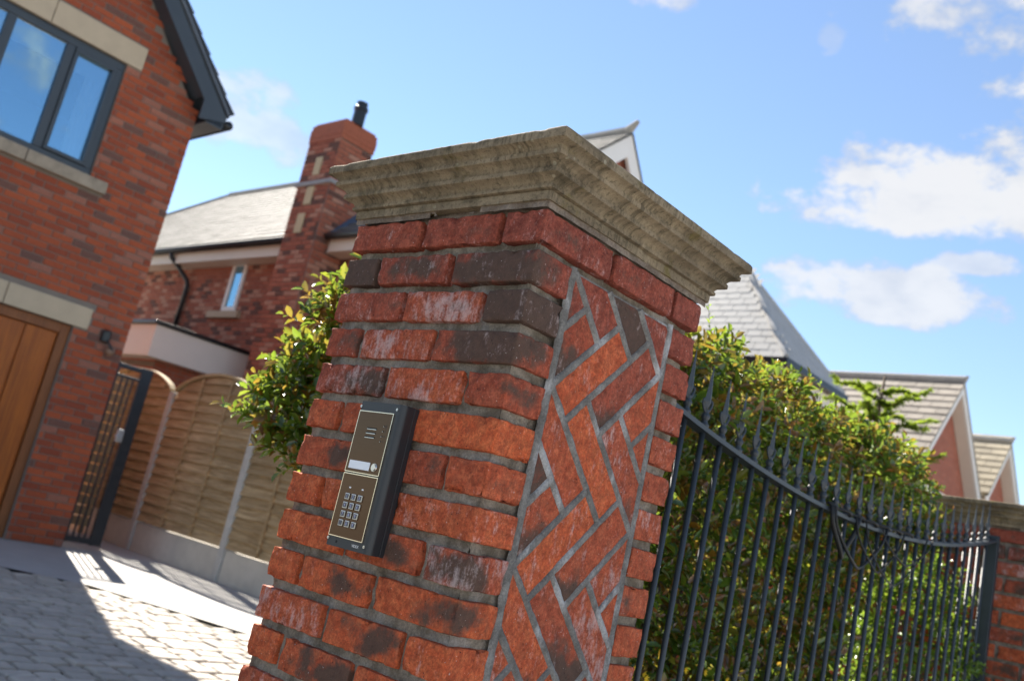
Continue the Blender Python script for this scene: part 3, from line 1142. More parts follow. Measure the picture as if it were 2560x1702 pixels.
# chimney
ch = empty('chimney', (-11.95, 7.3, 0))
child(ch, h2)
CX0, CX1, CY0, CY1 = -11.82, -10.97, 6.60, 7.24
kx = lambda x: 1.0778 + (x - 1.0778) * .9567
kz = lambda z: 1.05 + (z - 1.05) * .9567
ZS, ZT = kz(6.02), kz(6.80)
MB().box((CX0 + .012, CY0 + .012, 0), (CX1 + .04, CY1, ZS)).box((CX0 + .012, CY0 + .013, ZS), (CX1 - .012, CY1 - .012, ZT + .2)).build('stack', M_HMORTAR, ch)
sh = [(kx(-12.05), kx(-11.88), kz(6.18), kz(6.50)), (kx(-12.08), kx(-11.89), kz(5.66), kz(5.97)), (kx(-12.13), kx(-11.94), kz(5.16), kz(5.50))]
brick_face(ch, (0, CY0, 0), (1, 0, 0), (0, -1, 0), CX0, CX1, 2.0, ZT, M_HOUSE2_BRICK, sh, None, 170, name='brick')
brick_face(ch, (CX1 + .052, 0, 0), (0, 1, 0), (1, 0, 0), CY0, CY1, 2.0, ZS, M_HOUSE2_BRICK, (), None, 60, name='brick')
brick_face(ch, (CX1 + .002, 0, 0), (0, 1, 0), (1, 0, 0), CY0, CY1, ZS + .06, ZT, M_HOUSE2_BRICK, (), None, 60, name='brick')
brick_face(ch, (CX0 - .002, 0, 0), (0, 1, 0), (-1, 0, 0), CY0, CY1, 2.0, ZT, M_HOUSE2_BRICK, (), None, 60, name='brick')
M_PALE = simple('pale_stone', (.55, .44, .27), .85, .05, 6)
for a, b, c, d in sh:
    MB().box((a, CY0 - .012, c), (b, CY0 + .03, d)).build('stone_block', M_PALE, ch)
MB().box((CX0 - .03, CY0 - .04, ZS - .03), (CX1 + .09, CY1 + .03, ZS + .04), .01).build('string_course', simple('lead_grey', (.30, .29, .29), .7, .1, 8), ch)
cc = MB()
for i, (z0_, z1_, o_) in enumerate(((ZT, ZT + .075, .012), (ZT + .077, ZT + .15, .018), (ZT + .152, ZT + .225, .018), (ZT + .227, ZT + .30, .008), (ZT + .302, ZT + .34, -.02))):
    cc.box((CX0 - o_, CY0 - o_, z0_), (CX1 + o_, CY1 + o_, z1_))
cc.build('corbel', simple('corbel_brick', (.36, .105, .055), .85, .2, 20), ch)
MB().lathe([(.10, 0), (.10, .25), (.115, .26), (.115, .31), (.09, .33), (.09, .40)], (CX1 - .06, CY0 + .25, ZT + .33), 12).build('flue', M_BLACK, ch)
MB().add([(CX1 + .058, EY, EZ + .05), (CX1 + .20, EY, EZ + .035), (CX1 + .20, CY1 + .1, EZ + .035 + (CY1 + .1 - EY) * P2), (CX1 + .058, CY1 + .1, EZ + .20 + (CY1 + .1 - EY) * P2)], [(0, 1, 2, 3)]).build('flashing', simple('lead_flashing', (.05, .075, .12), .5, .15, 9), ch)
# flat-roofed porch
po = MB()
po.box((-16.4, 5.62, -.05), (-12.75, WY - .02, 2.60))
po.build('porch_wall', M_SHEET_Y, h2)
fr_ = MB().box((-16.6, 5.36, 2.58), (-12.50, WY - .018, 3.07), .01).build('porch_fascia', M_WHITE, h2)
MB().box((-16.65, 5.31, 3.072), (-12.45, WY - .016, 3.135), .015).build('porch_roof', M_BLACK, h2)

# ------------------------------------------------------------------ turret house and gabled houses to the right
th = empty('turret_house', (-8, 14, 0), 'house wing with steep hipped grey slate roof rising behind the hedge', 'house')
TE, AX, AY, AZ = 4.98, -7.84, 13.98, 6.95
e = [(-6.18, 12.79), (-6.18, 15.18), (-9.5, 15.18), (-9.5, 12.79)]
tr_ = MB()
tr_.add([(x, y, TE) for x, y in e] + [(AX, AY, AZ)], [(0, 1, 4), (1, 2, 4), (2, 3, 4), (3, 0, 4)])
troof = tr_.build('roof', M_SLATE_T, th)
dv = Vector((0, AY - 12.79, AZ - TE))
LV = dv.length
lay_tiles(troof, (0, 12.77, TE - .02), (1, 0, 0), dv, M_SLATE_T, -9.5, -6.16, LV, .28, .17, .008, lambda u, v: (-9.5 + v / LV * (AX + 9.5) - .05) < u < (-6.16 + v / LV * (AX + 6.16) + .05), 150)
dv = Vector((AX + 6.18, 0, AZ - TE))
LV2 = dv.length
lay_tiles(troof, (-6.16, 0, TE - .02), (0, 1, 0), dv, M_SLATE_T, 12.77, 15.2, LV2, .28, .17, .008, lambda u, v: (12.77 + v / LV2 * (AY - 12.77) - .05) < u < (15.2 + v / LV2 * (AY - 15.2) + .05), 150)
for cxy in e[:2]:
    MB().tube([(cxy[0], cxy[1], TE + .01), (AX, AY, AZ + .02)], .055, 6).build('hip_ridge', M_SLATE_T, troof)
gq = MB().box((-9.5, 12.70, TE - .13), (-6.10, 12.80, TE - .02)).box((-6.19, 12.81, TE - .13), (-6.10, 15.2, TE - .021))
gq.build('gutter', M_BLACK, troof)
MB().box((-9.3, 12.86, TE - .42), (-6.26, 12.88, TE - .14)).box((-6.28, 12.885, TE - .42), (-6.26, 15.1, TE - .141)).build('fascia', M_CREAM, troof)
MB().box((-9.2, 13.0, -.05), (-6.42, 15.0, TE - .2)).build('wall', M_SHEET_Y, th)


def gable_house(name, yc, half, zr, xg, xback, label, roofmat):
    t = empty(name, (xg - 3, yc, 0), label, 'house')
    pit = 1.07
    ze = zr - half * pit
    wl = MB()
    wl.prism([(yc - half + .25, -.05), (yc + half - .25, -.05), (yc + half - .25, ze + .1), (yc, zr - .32), (yc - half + .25, ze + .1)], 0, xg - .32, xback)
    wl.build('wall', M_SHEET_Y, t)
    rf = MB()
    for s in (-1, 1):
        rf.prism([(yc, zr), (yc + s * half, ze), (yc + s * half, ze - .08), (yc, zr - .09)], 0, xg, xback - .2)
    ro = rf.build('roof', roofmat, t)
    V_ = Vector((0, half, half * pit))
    lay_tiles(ro, (0, yc - half - .03, ze - .03), (1, 0, 0), V_, roofmat, xback, xg + .02, V_.length, .38, .26, .03, None, 160, 'tile')
    bb = MB()
    for s in (-1, 1):
        bb.prism([(yc, zr - .03), (yc, zr - .28), (yc + s * half, ze - .28), (yc + s * half, ze - .03)], 0, xg - .02 + (.002 if s > 0 else 0), xg - .06)
    bb.build('bargeboard', M_WHITE, ro)
    sf = MB()
    for s in (-1, 1):
        sf.prism([(yc, zr - .29), (yc, zr - .31), (yc + s * half, ze - .31), (yc + s * half, ze - .29)], 0, xg - .062, xg - .315)
    sf.build('soffit', M_CREAM, ro)
    MB().tube([(xback, yc, zr + .04), (xg + .0, yc, zr + .04), (xg + .05, yc, zr + .14)], [.08, .08, .03], 8).build('ridge', M_RIDGE, ro)
    MB().box((xg - .1, yc - half + .2, ze - .32), (xg - .31, yc + half - .2, ze - .10)).build('cornice', M_CREAM, t)
    return t


gable_house('gable_house', 20.8, 2.35, 6.80, -5.92, -13.0, 'brick gable with cream barge boards and mossy stone-tiled roof', M_STONETILE)
M_LICHEN = simple('lichen_tile', (.31, .265, .19), .85, .25, 2.2, rnd=.4)
gable_house('gable_house', 24.6, 1.45, 6.27, -5.85, -10.0, 'smaller brick gable with lichened roof, rightmost of the gables', M_LICHEN)

# ------------------------------------------------------------------ gate pier
HB = 1.6244            # top of the top course
PW, PR = .527, .539    # left face (along -x) and right face (along +y)
PITCH_Z, BH = .075, .0588


def worn_brick(lx, ly, lz, seed, r=.0030, chip=1.0, step=.011):
    """a single brick: rounded worn arrises, slightly uneven faces"""
    hx, hy, hz = lx / 2, ly / 2, lz / 2

    def brk(h):
        n = max(2, int(round((2 * h - 2 * r) / step)))
        return [-h, -h + r * .45] + list(np.linspace(-h + r, h - r, n + 1)) + [h - r * .45, h]
    bx, by, bz = brk(hx), brk(hy), brk(hz)
    idx, V, F = {}, [], []

    def vert(i, j, k):
        key = (i, j, k)
        if key not in idx:
            idx[key] = len(V)
            V.append(Vector((bx[i], by[j], bz[k])))
        return idx[key]
    nx, ny, nz = len(bx) - 1, len(by) - 1, len(bz) - 1
    for i in range(nx):
        for j in range(ny):
            F.append((vert(i, j, 0), vert(i, j + 1, 0), vert(i + 1, j + 1, 0), vert(i + 1, j, 0)))
            F.append((vert(i, j, nz), vert(i + 1, j, nz), vert(i + 1, j + 1, nz), vert(i, j + 1, nz)))
    for i in range(nx):
        for k in range(nz):
            F.append((vert(i, 0, k), vert(i + 1, 0, k), vert(i + 1, 0, k + 1), vert(i, 0, k + 1)))
            F.append((vert(i, ny, k), vert(i, ny, k + 1), vert(i + 1, ny, k + 1), vert(i + 1, ny, k)))
    for j in range(ny):
        for k in range(nz):
            F.append((vert(0, j, k), vert(0, j, k + 1), vert(0, j + 1, k + 1), vert(0, j + 1, k)))
            F.append((vert(nx, j, k), vert(nx, j + 1, k), vert(nx, j + 1, k + 1), vert(nx, j, k + 1)))
    o = Vector((seed * 3.17 % 50, seed * 1.71 % 50, seed * 2.33 % 50))
    out = []
    for p in V:
        q = Vector((max(-hx + r, min(hx - r, p.x)), max(-hy + r, min(hy - r, p.y)), max(-hz + r, min(hz - r, p.z))))
        d = p - q
        n_ = d.normalized() if d.length > 1e-9 else Vector((0, 0, 1))
        nearedge = sum(1 for a, h in ((p.x, hx), (p.y, hy), (p.z, hz)) if h - abs(a) < r * 1.2) >= 2
        rr = r if d.length > 1e-9 else 0
        s = q + n_ * rr
        nz_ = noise.noise(s * 14 + o) * .0011 + noise.noise(s * 55 + o) * .0009
        if nearedge:
            c = noise.noise(s * 55 + o * 1.3)
            nz_ -= chip * max(0, c - .05) * .0085 + abs(noise.noise(s * 170 + o)) * .0014
        out.append(s + n_ * nz_)
    return out, F


pier = empty('gate_pier', (-PW / 2, PR / 2, 0), 'red brick gate pier with herringbone side panel and entry intercom, nearest the camera', 'gate pier', 'matching brick gate piers')
# burn (dark patches), white bloom, hue(0 dull red .. 1 bright orange) for particular bricks: (row, column on the left face)
S1, H1, J1 = .2045, .098, .010
SPECIAL = {(1, 0): (.20, .45, .25), (1, 1): (.15, .35, .35), (1, 2): (.1, .30, .40),
           (2, 0): (.62, .45, .28), (2, 1): (.42, .45, .35), (2, 2): (.95, .25, .05),
           (3, 0): (1.0, .25, .02), (3, 1): (.12, .85, .55), (3, 2): (.25, .5, .35),
           (4, 0): (.60, .3, .4), (4, 1): (.1, .70, .60), (4, 2): (.35, .25, .35),
           (5, 0): (.30, .2, .40), (5, 1): (.08, .65, .75), (5, 2): (.45, .55, .25),
           (6, 0): (.05, .2, .95), (6, 1): (.1, .2, .6), (6, 2): (.15, .25, .7),
           (7, 0): (.22, .35, .6), (7, 1): (.30, .35, .35), (7, 2): (.40, .15, .55),
           (8, 0): (.15, .5, .75), (8, 1): (.1, .2, .8), (8, 2): (.1, .2, .8),
           (9, 0): (.50, .75, .45), (9, 1): (.40, .2, .6), (9, 2): (.05, .2, .9),
           (10, 0): (.42, .15, .85), (10, 1): (.44, .2, .85), (10, 2): (.1, .25, .85),
           (11, 0): (.1, .35, .85), (11, 1): (.46, .25, .8), (11, 2): (.12, .75, .7),
           (12, 0): (.1, .2, .8), (12, 1): (.55, .15, .7), (12, 2): (.1, .3, .85)}
NROW = 22
bid = 0


def put_brick(x0, x1, y0, y1, zt, col, parent=pier, h=BH):
    global bid
    bid += 1
    rs = random.Random(bid * 17)
    jit = lambda a=.0018: rs.uniform(-a, a)
    hh = h + rs.uniform(-.0015, .0015)
    V, F = worn_brick(x1 - x0, y1 - y0, hh, bid)
    me = mesh('brick', V, F, M_BRICK, True)
    o = obj('brick', me, parent, ((x0 + x1) / 2 + jit(.0012), (y0 + y1) / 2 + jit(.0012), zt - hh / 2 + jit(.001)), (jit(.006), jit(.006), jit(.006)))
    up_ = max(0, 1 - (HB - zt) / .45)
    o.color = (min(1, col[0] + .06 * up_), max(0, col[1] - .04), max(0, col[2] - .22 * up_), 1)
    return o


for r in range(1, NROW + 1):
    zt = HB - (r - 1) * PITCH_Z
    low = min(1, max(0, (r - 3) / 6))

    def pick(c):
        if (r, c) in SPECIAL:
            return SPECIAL[(r, c)]
        return (random.choice((.05, .1, .2, .4, .55)), random.uniform(.1, .7), random.uniform(.45, .95))
    if r == 1:
        cuts = [(0, H1), (H1 + J1, H1 + J1 + S1), (H1 + S1 + 2 * J1, PW)]
    elif r % 2 == 0:
        cuts = [(0, S1), (S1 + J1, 2 * S1 + J1), (2 * S1 + 2 * J1, PW)]
    else:
        cuts = [(0, H1), (H1 + J1, H1 + J1 + S1), (H1 + S1 + 2 * J1, PW)]
    for c, (a, b) in enumerate(cuts):
        js = random.uniform(-.003, .003) if c else 0
        dep = .10
        if r == 1 and c == 0:
            dep = .207
        put_brick(-b + (js + .0022 if b < PW - .001 else 0), -a + js - (.0022 if c else 0), 0, dep, zt, pick(c))
    # right face
    if r == 1:
        put_brick(-.10, 0, .219, .219 + .207, zt, (.12, .35, .3))
        put_brick(-.10, 0, .438, PR, zt, (.1, .3, .25))
    else:
        put_brick(-.10, 0, .446 + random.uniform(-.002, .003), PR, zt, (random.choice((.05, .1, .15, .3)), random.uniform(.15, .5) + (.3 if r == 7 else 0), .30 + .35 * low + random.uniform(-.1, .1)))
    # rear faces, plain
    put_brick(-.3, -.103, PR - .1, PR, zt, (.1, .3, .5))
    put_brick(-PW, -.31, PR - .1, PR, zt, (.2, .3, .5))
    put_brick(-PW, -PW + .1, .11, .27, zt, (.1, .3, .5))
    put_brick(-PW, -PW + .1, .28, .43, zt, (.1, .3, .5))


def rough_sheet(O, U, Vv, Nn, nu, nv, amp, name, mat, parent, sc=60, lf=0.0, deep=0.0):
    V, F = [], []
    O, U, Vv, Nn = map(Vector, (O, U, Vv, Nn))
    for i in range(nu + 1):
        for j in range(nv + 1):
            p = O + U * (i / nu) + Vv * (j / nv)
            d = noise.noise(p * sc) * amp + noise.noise(p * 9) * lf
            if deep:
                d -= deep * max(0, min(1, (p.z - (HB - .26)) / .12)) * (.35 + max(0, noise.noise(p * 13 + Vector((5, 1, 2))) + .35))
            V.append(p + Nn * d)
    for i in range(nu):
        for j in range(nv):
            a = i * (nv + 1) + j
            F.append((a, a + nv + 1, a + nv + 2, a + 1))
    return V, F


mc = MB()
rec = .0125
for args in (((-rec, rec, 0), (-PW + 2 * rec, 0, 0), (0, 0, HB), (0, -1, 0), 90, 220),
             ((-rec, PR - rec, 0), (0, -PR + 2 * rec, 0), (0, 0, HB), (1, 0, 0), 80, 220)):
    V, F = rough_sheet(*args, .0032, '', None, None, 70, .003, .010)
    mc.add(V, F)
mc.box((-PW + rec, .030, 0), (-.030, PR - rec, HB - .001))
mc.build('mortar', M_MORTAR, pier, True)

# herringbone panel on the right face: 45 degree bricks, three to one
PANEL = (.1005, .4445, HB - .076, 0.02)      # v0, v1, top, bottom
panel = MB()
V, F = rough_sheet((-.0052, PANEL[0], PANEL[3]), (0, PANEL[1] - PANEL[0], 0), (0, 0, PANEL[2] - PANEL[3]), (1, 0, 0), 70, 300, .0015, '', None, None, 90)
panel.add(V, [f for f in F])
panelo = panel.build('herringbone_panel', M_JOINT, pier, True)
GG, P0, Q0 = .1059, .296, .035


def vz(Pc, Qc):
    p, q = P0 + Pc * GG, Q0 + Qc * GG
    return ((p + q) / 2, (q - p) / 2)      # v, z below the top course


def clip_poly(poly, v0, v1, z0, z1):
    def cl(pts, f, inter):
        out = []
        for i, a in enumerate(pts):
            b = pts[(i + 1) % len(pts)]
            if f(a):
                out.append(a)
                if not f(b):
                    out.append(inter(a, b))
            elif f(b):
                out.append(inter(a, b))
        return out

    def iv(c):
        return lambda a, b: (c, a[1] + (b[1] - a[1]) * (c - a[0]) / (b[0] - a[0]))

    def iz(c):
        return lambda a, b: (a[0] + (b[0] - a[0]) * (c - a[1]) / (b[1] - a[1]), c)
    for f, i in ((lambda p: p[0] >= v0, iv(v0)), (lambda p: p[0] <= v1, iv(v1)), (lambda p: p[1] >= z0, iz(z0)), (lambda p: p[1] <= z1, iz(z1))):
        if len(poly) < 3:
            return []
        poly = cl(poly, f, i)
    return poly


def poly_area(p):
    return sum(p[i][0] * p[(i + 1) % len(p)][1] - p[(i + 1) % len(p)][0] * p[i][1] for i in range(len(p))) / 2


HC = [(.08, .35, .55), (.12, .25, .95), (.10, .40, .75), (.45, .3, .35), (.72, .25, .2), (.05, .3, .85), (.50, .35, .4), (.15, .55, .6)]
jh = .0058 / GG * 1.414
hb_list = []
for k in range(-30, 12):
    for m_ in range(-4, 6):
        hb_list.append((k + jh, k + 1 - jh, k + 4 + 6 * m_ + jh, k + 7 + 6 * m_ - jh, ('D', k, m_)))
        j = k
        hb_list.append((j - 3 + 6 * m_ + jh, j + 6 * m_ - jh, j + jh, j + 1 - jh, ('U', j, m_)))
seen = set()
HSP = {('D', 0, -1): (.22, .35, .35), ('D', 1, -1): (.85, .3, .05), ('D', 2, -1): (.1, .4, .3), ('U', 0, 0): (.58, .2, .5), ('U', 1, 0): (.0, .3, .9),
       ('U', 2, 0): (.50, .35, .35), ('U', 3, 0): (.05, .35, .7), ('D', -3, 0): (.08, .4, .6), ('D', -2, 0): (.0, .45, .88), ('D', -1, 0): (.42, .55, .45),
       ('D', 0, 0): (.05, .3, .6), ('U', 3, -1): (.55, .3, .5), ('U', 4, -1): (.0, .35, .85), ('U', 5, -1): (.5, .3, .5), ('U', 6, -1): (.1, .6, .5),
       ('D', -6, 1): (.3, .3, .75), ('D', -5, 1): (.72, .4, .4), ('D', -4, 1): (.4, .75, .5), ('D', -3, 1): (.1, .3, .6)}
for (qa, qb, pa, pb, hid) in hb_list:
    poly = [vz(pa, qa), vz(pb, qa), vz(pb, qb), vz(pa, qb)]
    key = tuple(round(x, 3) for pt in poly for x in pt)
    if key in seen:
        continue
    seen.add(key)
    poly = clip_poly(poly, .1145, .4315, -1.60, -.080)
    if len(poly) < 3 or abs(poly_area(poly)) < 2.5e-4:
        continue
    if poly_area(poly) < 0:
        poly = poly[::-1]
    n_ = len(poly)
    cen = Vector((sum(p[0] for p in poly) / n_, sum(p[1] for p in poly) / n_))
    rs = random.Random(int(cen.x * 7919 + cen.y * 104729))
    # resample the outline so the edges can wander
    fine = []
    for i in range(n_):
        a, b = Vector(poly[i]), Vector(poly[(i + 1) % n_])
        ns = max(1, int((b - a).length / .012))
        for t in range(ns):
            fine.append(a.lerp(b, t / ns))
    nf = len(fine)
    x0 = -.0015 + rs.uniform(-.0012, .0012)
    V, F = [], []
    for ring, (ins, dx) in enumerate(((0, -.012), (0, -.0016), (.0022, 0))):
        for p in fine:
            d = cen - p
            pp = p + d.normalized() * min(ins, d.length * .4)
            w = noise.noise(Vector((p.x * 70, p.y * 70, 3.3))) * .0012 + noise.noise(Vector((p.x * 240, p.y * 240, 1.3))) * .0008
            pp = pp + d.normalized() * w
            V.append(Vector((x0 + dx, pp.x, HB + pp.y)))
    for ring in range(2):
        for i in range(nf):
            i2 = (i + 1) % nf
            F.append((ring * nf + i, ring * nf + i2, (ring + 1) * nf + i2, (ring + 1) * nf + i))
    F.append(tuple(2 * nf + i for i in range(nf)))
    mb = MB().add(V, F)
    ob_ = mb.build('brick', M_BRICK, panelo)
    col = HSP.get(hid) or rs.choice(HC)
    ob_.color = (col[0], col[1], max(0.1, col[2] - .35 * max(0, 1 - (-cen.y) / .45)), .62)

# weather-struck raised joints over the panel
jm = MB()


def joint(a, b, w=.0082, h=.0040):
    a, b = Vector(a), Vector(b)
    d = b - a
    L = d.length
    if L < .012:
        return
    d.normalize()
    n2 = Vector((-d.y, d.x))
    ns = max(2, int(L / .007))
    V, F = [], []
    prof = [(-1, -.45), (-.8, .35), (-.25, .9), (.35, 1.0), (.85, .45), (1, -.45)]
    for i in range(ns + 1):
        p = a.lerp(b, i / ns)
        ww = w * (1 + .22 * noise.noise(Vector((p.x * 60, p.y * 60, 8))) + .10 * noise.noise(Vector((p.x * 220, p.y * 220, 2))))
        off = .0012 * noise.noise(Vector((p.x * 25, p.y * 25, 5)))
        for (s, hh) in prof:
            q = p + n2 * (s * ww + off)
            x = -.0022 + hh * h * (1 + .3 * noise.noise(Vector((q.x * 150, q.y * 150, 1))))
            V.append((x, q.x, HB + q.y))
    m_ = len(prof)
    for i in range(ns):
        for e in range(m_ - 1):
            F.append((i * m_ + e, i * m_ + e + 1, (i + 1) * m_ + e + 1, (i + 1) * m_ + e))
    jm.add(V, F)


def clip_seg(a, b):
    (x0, y0), (x1, y1) = a, b
    t0, t1 = 0., 1.
    dx, dy = x1 - x0, y1 - y0
    for p, q in ((-dx, x0 - .108), (dx, .437 - x0), (-dy, y0 + 1.60), (dy, -.078 - y0)):
        if abs(p) < 1e-12:
            if q < 0:
                return None
        else:
            t = q / p
            if p < 0:
                t0 = max(t0, t)
            else:
                t1 = min(t1, t)
    if t0 >= t1:
        return None
    return (x0 + dx * t0, y0 + dy * t0), (x0 + dx * t1, y0 + dy * t1)


for k in range(-30, 12):
    for m_ in range(-4, 6):
        for seg in ((vz(k + 3 + 6 * m_, k), vz(k + 7 + 6 * m_, k)), (vz(k, k - 4 + 6 * m_), vz(k, k + 6 * m_))):
            s = clip_seg(*seg)
            if s:
                joint(*s)
joint((.1070, -.072), (.1070, -1.60), .0092, .0045)
joint((.4380, -.072), (.4380, -1.60), .0085, .0042)
jm.build('raised_joint', M_JOINT, panelo, True)

# bedding mortar and moulded stone cap
bed = MB()
V, F = rough_sheet((.0035, -.0035, HB + .001), (-PW - .007, 0, 0), (0, 0, .0135), (0, -1, 0), 130, 5, .0022, '', None, None, 60, .002)
cut = lambda c: not (-.30 < c.x < -.16 and noise.noise(Vector((c.x * 22, c.z * 60, 1))) > -.22)
Fk = [f for f in F if cut(sum((Vector(V[i]) for i in f), Vector()) / 4)]
bed.add(V, Fk)
V, F = rough_sheet((.0035, PR + .004, HB + .001), (0, -PR - .008, 0), (0, 0, .0135), (1, 0, 0), 130, 5, .0022, '', None, None, 60, .002)
bed.add(V, F)
bed.box((-PW + .012, .012, HB - .004), (-.012, PR - .012, HB + .013))
bed.build('bedding_mortar', M_BED, pier, True)
PROF = [(.0085, .0125), (.0088, .0285), (.0062, .0292), (.0066, .0305), (.0162, .0312), (.0166, .0370), (.0135, .0378), (.0140, .0410), (.0172, .0452), (.0235, .0490), (.0318, .0512), (.0340, .0520), (.0342, .0600),
        (.0305, .0608), (.0312, .0640), (.0345, .0690), (.0400, .0728), (.0478, .0748), (.0502, .0756), (.0506, .0838), (.0470, .0846), (.0480, .0880), (.0515, .0922), (.0570, .0952),
        (.0638, .0966), (.0656, .0974), (.0660, .1100), (.0650, .1140), (.0620, .1168), (.0540, .1185)]
cap = MB()
ring = []
NS = 64
corners = lambda o: [(-PW - o, -o), (o, -o), (o, PR + o), (-PW - o, PR + o)]
Vc, Fc = [], []
per = NS * 4
for (o, z) in PROF:
    cs = corners(o)
    for s in range(4):
        a, b = Vector(cs[s]), Vector(cs[(s + 1) % 4])
        for i in range(NS):
            p = a.lerp(b, i / NS)
            e = min(i, NS - i) / NS
            q = Vector((p.x, p.y, HB + z))
            nrm = Vector(((0, -1), (1, 0), (0, 1), (-1, 0))[s]).to_3d()
            d = noise.noise(q * 16) * .0004 + noise.noise(q * 90) * .0004
            if i == 0:
                nrm = (nrm + Vector(((-1, 0), (0, -1), (1, 0), (0, 1))[s]).to_3d()) * .7
                d -= .0016 + max(0, noise.noise(q * 50)) * .003
            if z > .09:      # knocked arris
                d -= max(0, noise.noise(q * 33 + Vector((4, 4, 4))) - .30) * .010
            if z < .03 and s == 1:
                d -= max(0, noise.noise(Vector((q.x, q.y, 0)) * 11 + Vector((0, 2, 0))) - .15) * .01
            Vc.append(q + nrm * d)
for k in range(len(PROF) - 1):
    for i in range(per):
        i2 = (i + 1) % per
        Fc.append((k * per + i, k * per + i2, (k + 1) * per + i2, (k + 1) * per + i))
Fc.append(tuple((len(PROF) - 1) * per + i for i in range(per)))
Fc.append(tuple(range(per))[::-1])
cap.add(Vc, Fc)
capo = cap.build('cap_stone', M_CAP, pier, True)
capo.data.set_sharp_from_angle(angle=math.radians(38))

# twin pier at the far end of the railing
pier2 = copy_tree(pier, None, (0, 3.75, 0))
pier2['label'] = 'second brick gate pier at the far end of the railing, cut by the right edge'

# ------------------------------------------------------------------ intercom on the pier
M_ALU = simple('black_powder_coat', (.020, .022, .026), .42, .06, 300, spec=.5, bmp=.25, bscale=900, bdist=.0006)
m_, N_, b_, _o = material('brushed_bronze')
pp_ = N_.n('ShaderNodeNewGeometry').outputs['Position']
br = N_.noise(N_.mapping(pp_, scale=(1, 1, 60)), 30, 4, .6)
N_.setin(b_.inputs['Base Color'], N_.mix(br, (.070, .042, .027), (.105, .066, .043)))
b_.inputs['Metallic'].default_value = 1.0
N_.setin(b_.inputs['Roughness'], N_.math('ADD', .26, N_.math('MULTIPLY', br, .1)))
b_.inputs['Anisotropic'].default_value = .4
M_BRONZE = m_
M_EDGE = simple('polished_edge', (.72, .63, .50), .25, .04, 60, metallic=1, bmp=0)
M_STEEL = simple('steel', (.55, .53, .50), .3, .05, 60, metallic=1, bmp=0)
M_HOLE = simple('black_hole', (.006, .006, .006), .8, 0, 5, bmp=0)
M_LABEL = simple('white_label', (.78, .80, .84), .5, .02, 40, bmp=0)
M_KEY = simple('dark_key', (.07, .07, .095), .4, .05, 60, bmp=0)
M_KEYTXT = simple('key_digit', (.45, .46, .66), .5, .02, 60, bmp=0)
M_PRINT = simple('white_print', (.75, .75, .75), .5, .02, 60, bmp=0)
IX0, IX1, IZ0, IZ1, IY = -.318, -.198, .981, 1.2465, -.038
ic = empty('intercom', ((IX0 + IX1) / 2, IY / 2, IZ0), 'black and bronze entry intercom with keypad fixed to brick pier', 'intercom')
hs = MB()
prof = [(IX0, 0.0), (IX0, -.026)]
for t in np.linspace(0, math.pi / 2, 7):
    prof.append((IX0 + .004 - .004 * math.cos(t), -.034 - .004 * math.sin(t)))
for t in np.linspace(math.pi / 2, 0, 9):
    prof.append((IX1 - .012 + .012 * math.cos(t), -.026 - .012 * math.sin(t)))
prof += [(IX1, -.012), (IX1 - .0008, -.0115), (IX1 - .0008, -.0105), (IX1, -.010), (IX1, 0.0)]
hs.prism(prof, 2, IZ0, IZ1)
hso = hs.build('housing', M_ALU, ic)
PX0, PX1 = IX0 + .0045, IX1 - .019
ZM = 1.1135


def panel_plate(z0, z1, nm):
    fr = MB()
    yf = IY - .0004
    t = .0013
    fr.box((PX0, yf, z0), (PX1, yf - .0022, z0 + t)).box((PX0, yf, z1 - t), (PX1, yf - .0022, z1))
    fr.box((PX0, yf, z0 + t), (PX0 + t, yf - .0022, z1 - t)).box((PX1 - t, yf, z0 + t), (PX1, yf - .0022, z1 - t))
    pl = MB().box((PX0 + t, yf, z0 + t), (PX1 - t, yf - .0017, z1 - t)).build(nm, M_BRONZE, ic)
    fr.build('edge_trim', M_EDGE, pl)
    return pl


sp_ = panel_plate(ZM + .0012, 1.2285, 'speaker_panel')
kp_ = panel_plate(.9985, ZM - .0012, 'keypad_panel')
YF = IY - .0004 - .0017
# speech slots, call button, name label, indicator holes
for k in range(3):
    zc = 1.1972 - .0078 * k
    sl = MB().box((-.2805 - .0006 * k, YF, zc - .0016), (-.2535 - .0006 * k, YF - .0004, zc + .0016)).build('slot', M_HOLE, sp_)
    MB().box((-.2800 - .0006 * k, YF - .0002, zc - .0019), (-.2540 - .0006 * k, YF - .0007, zc - .0008)).build('slot_lip', M_STEEL, sl)
MB().box((-.3055, YF, 1.1215), (-.2475, YF - .0007, 1.1362)).build('name_label', M_LABEL, sp_)
cbv = MB()
for (rr, yy0, yy1) in ((.0078, 0, .0012), (.0062, .0012, .0026)):
    V, F = [], []
    n = 20
    for k in range(n):
        a = 2 * math.pi * k / n
        V += [(-.2350 + rr * math.cos(a), YF - yy0, 1.1290 + rr * math.sin(a)), (-.2350 + rr * .92 * math.cos(a), YF - yy1, 1.1290 + rr * .92 * math.sin(a))]
    F = [(2 * k, 2 * ((k + 1) % n), 2 * ((k + 1) % n) + 1, 2 * k + 1) for k in range(n)] + [tuple(2 * k + 1 for k in range(n))]
    cbv.add(V, F)
cb_ = cbv.build('call_button', M_STEEL, sp_)


def disc(x, z, rr, y, name, mat, parent, n=12, d=.0004):
    V = [(x + rr * math.cos(2 * math.pi * k / n), y, z + rr * math.sin(2 * math.pi * k / n)) for k in range(n)]
    V += [(a, y - d, c) for a, _, c in V]
    F = [tuple(n + k for k in range(n))] + [(k, (k + 1) % n, n + (k + 1) % n, n + k) for k in range(n)]
    return MB().add(V, F).build(name, mat, parent)


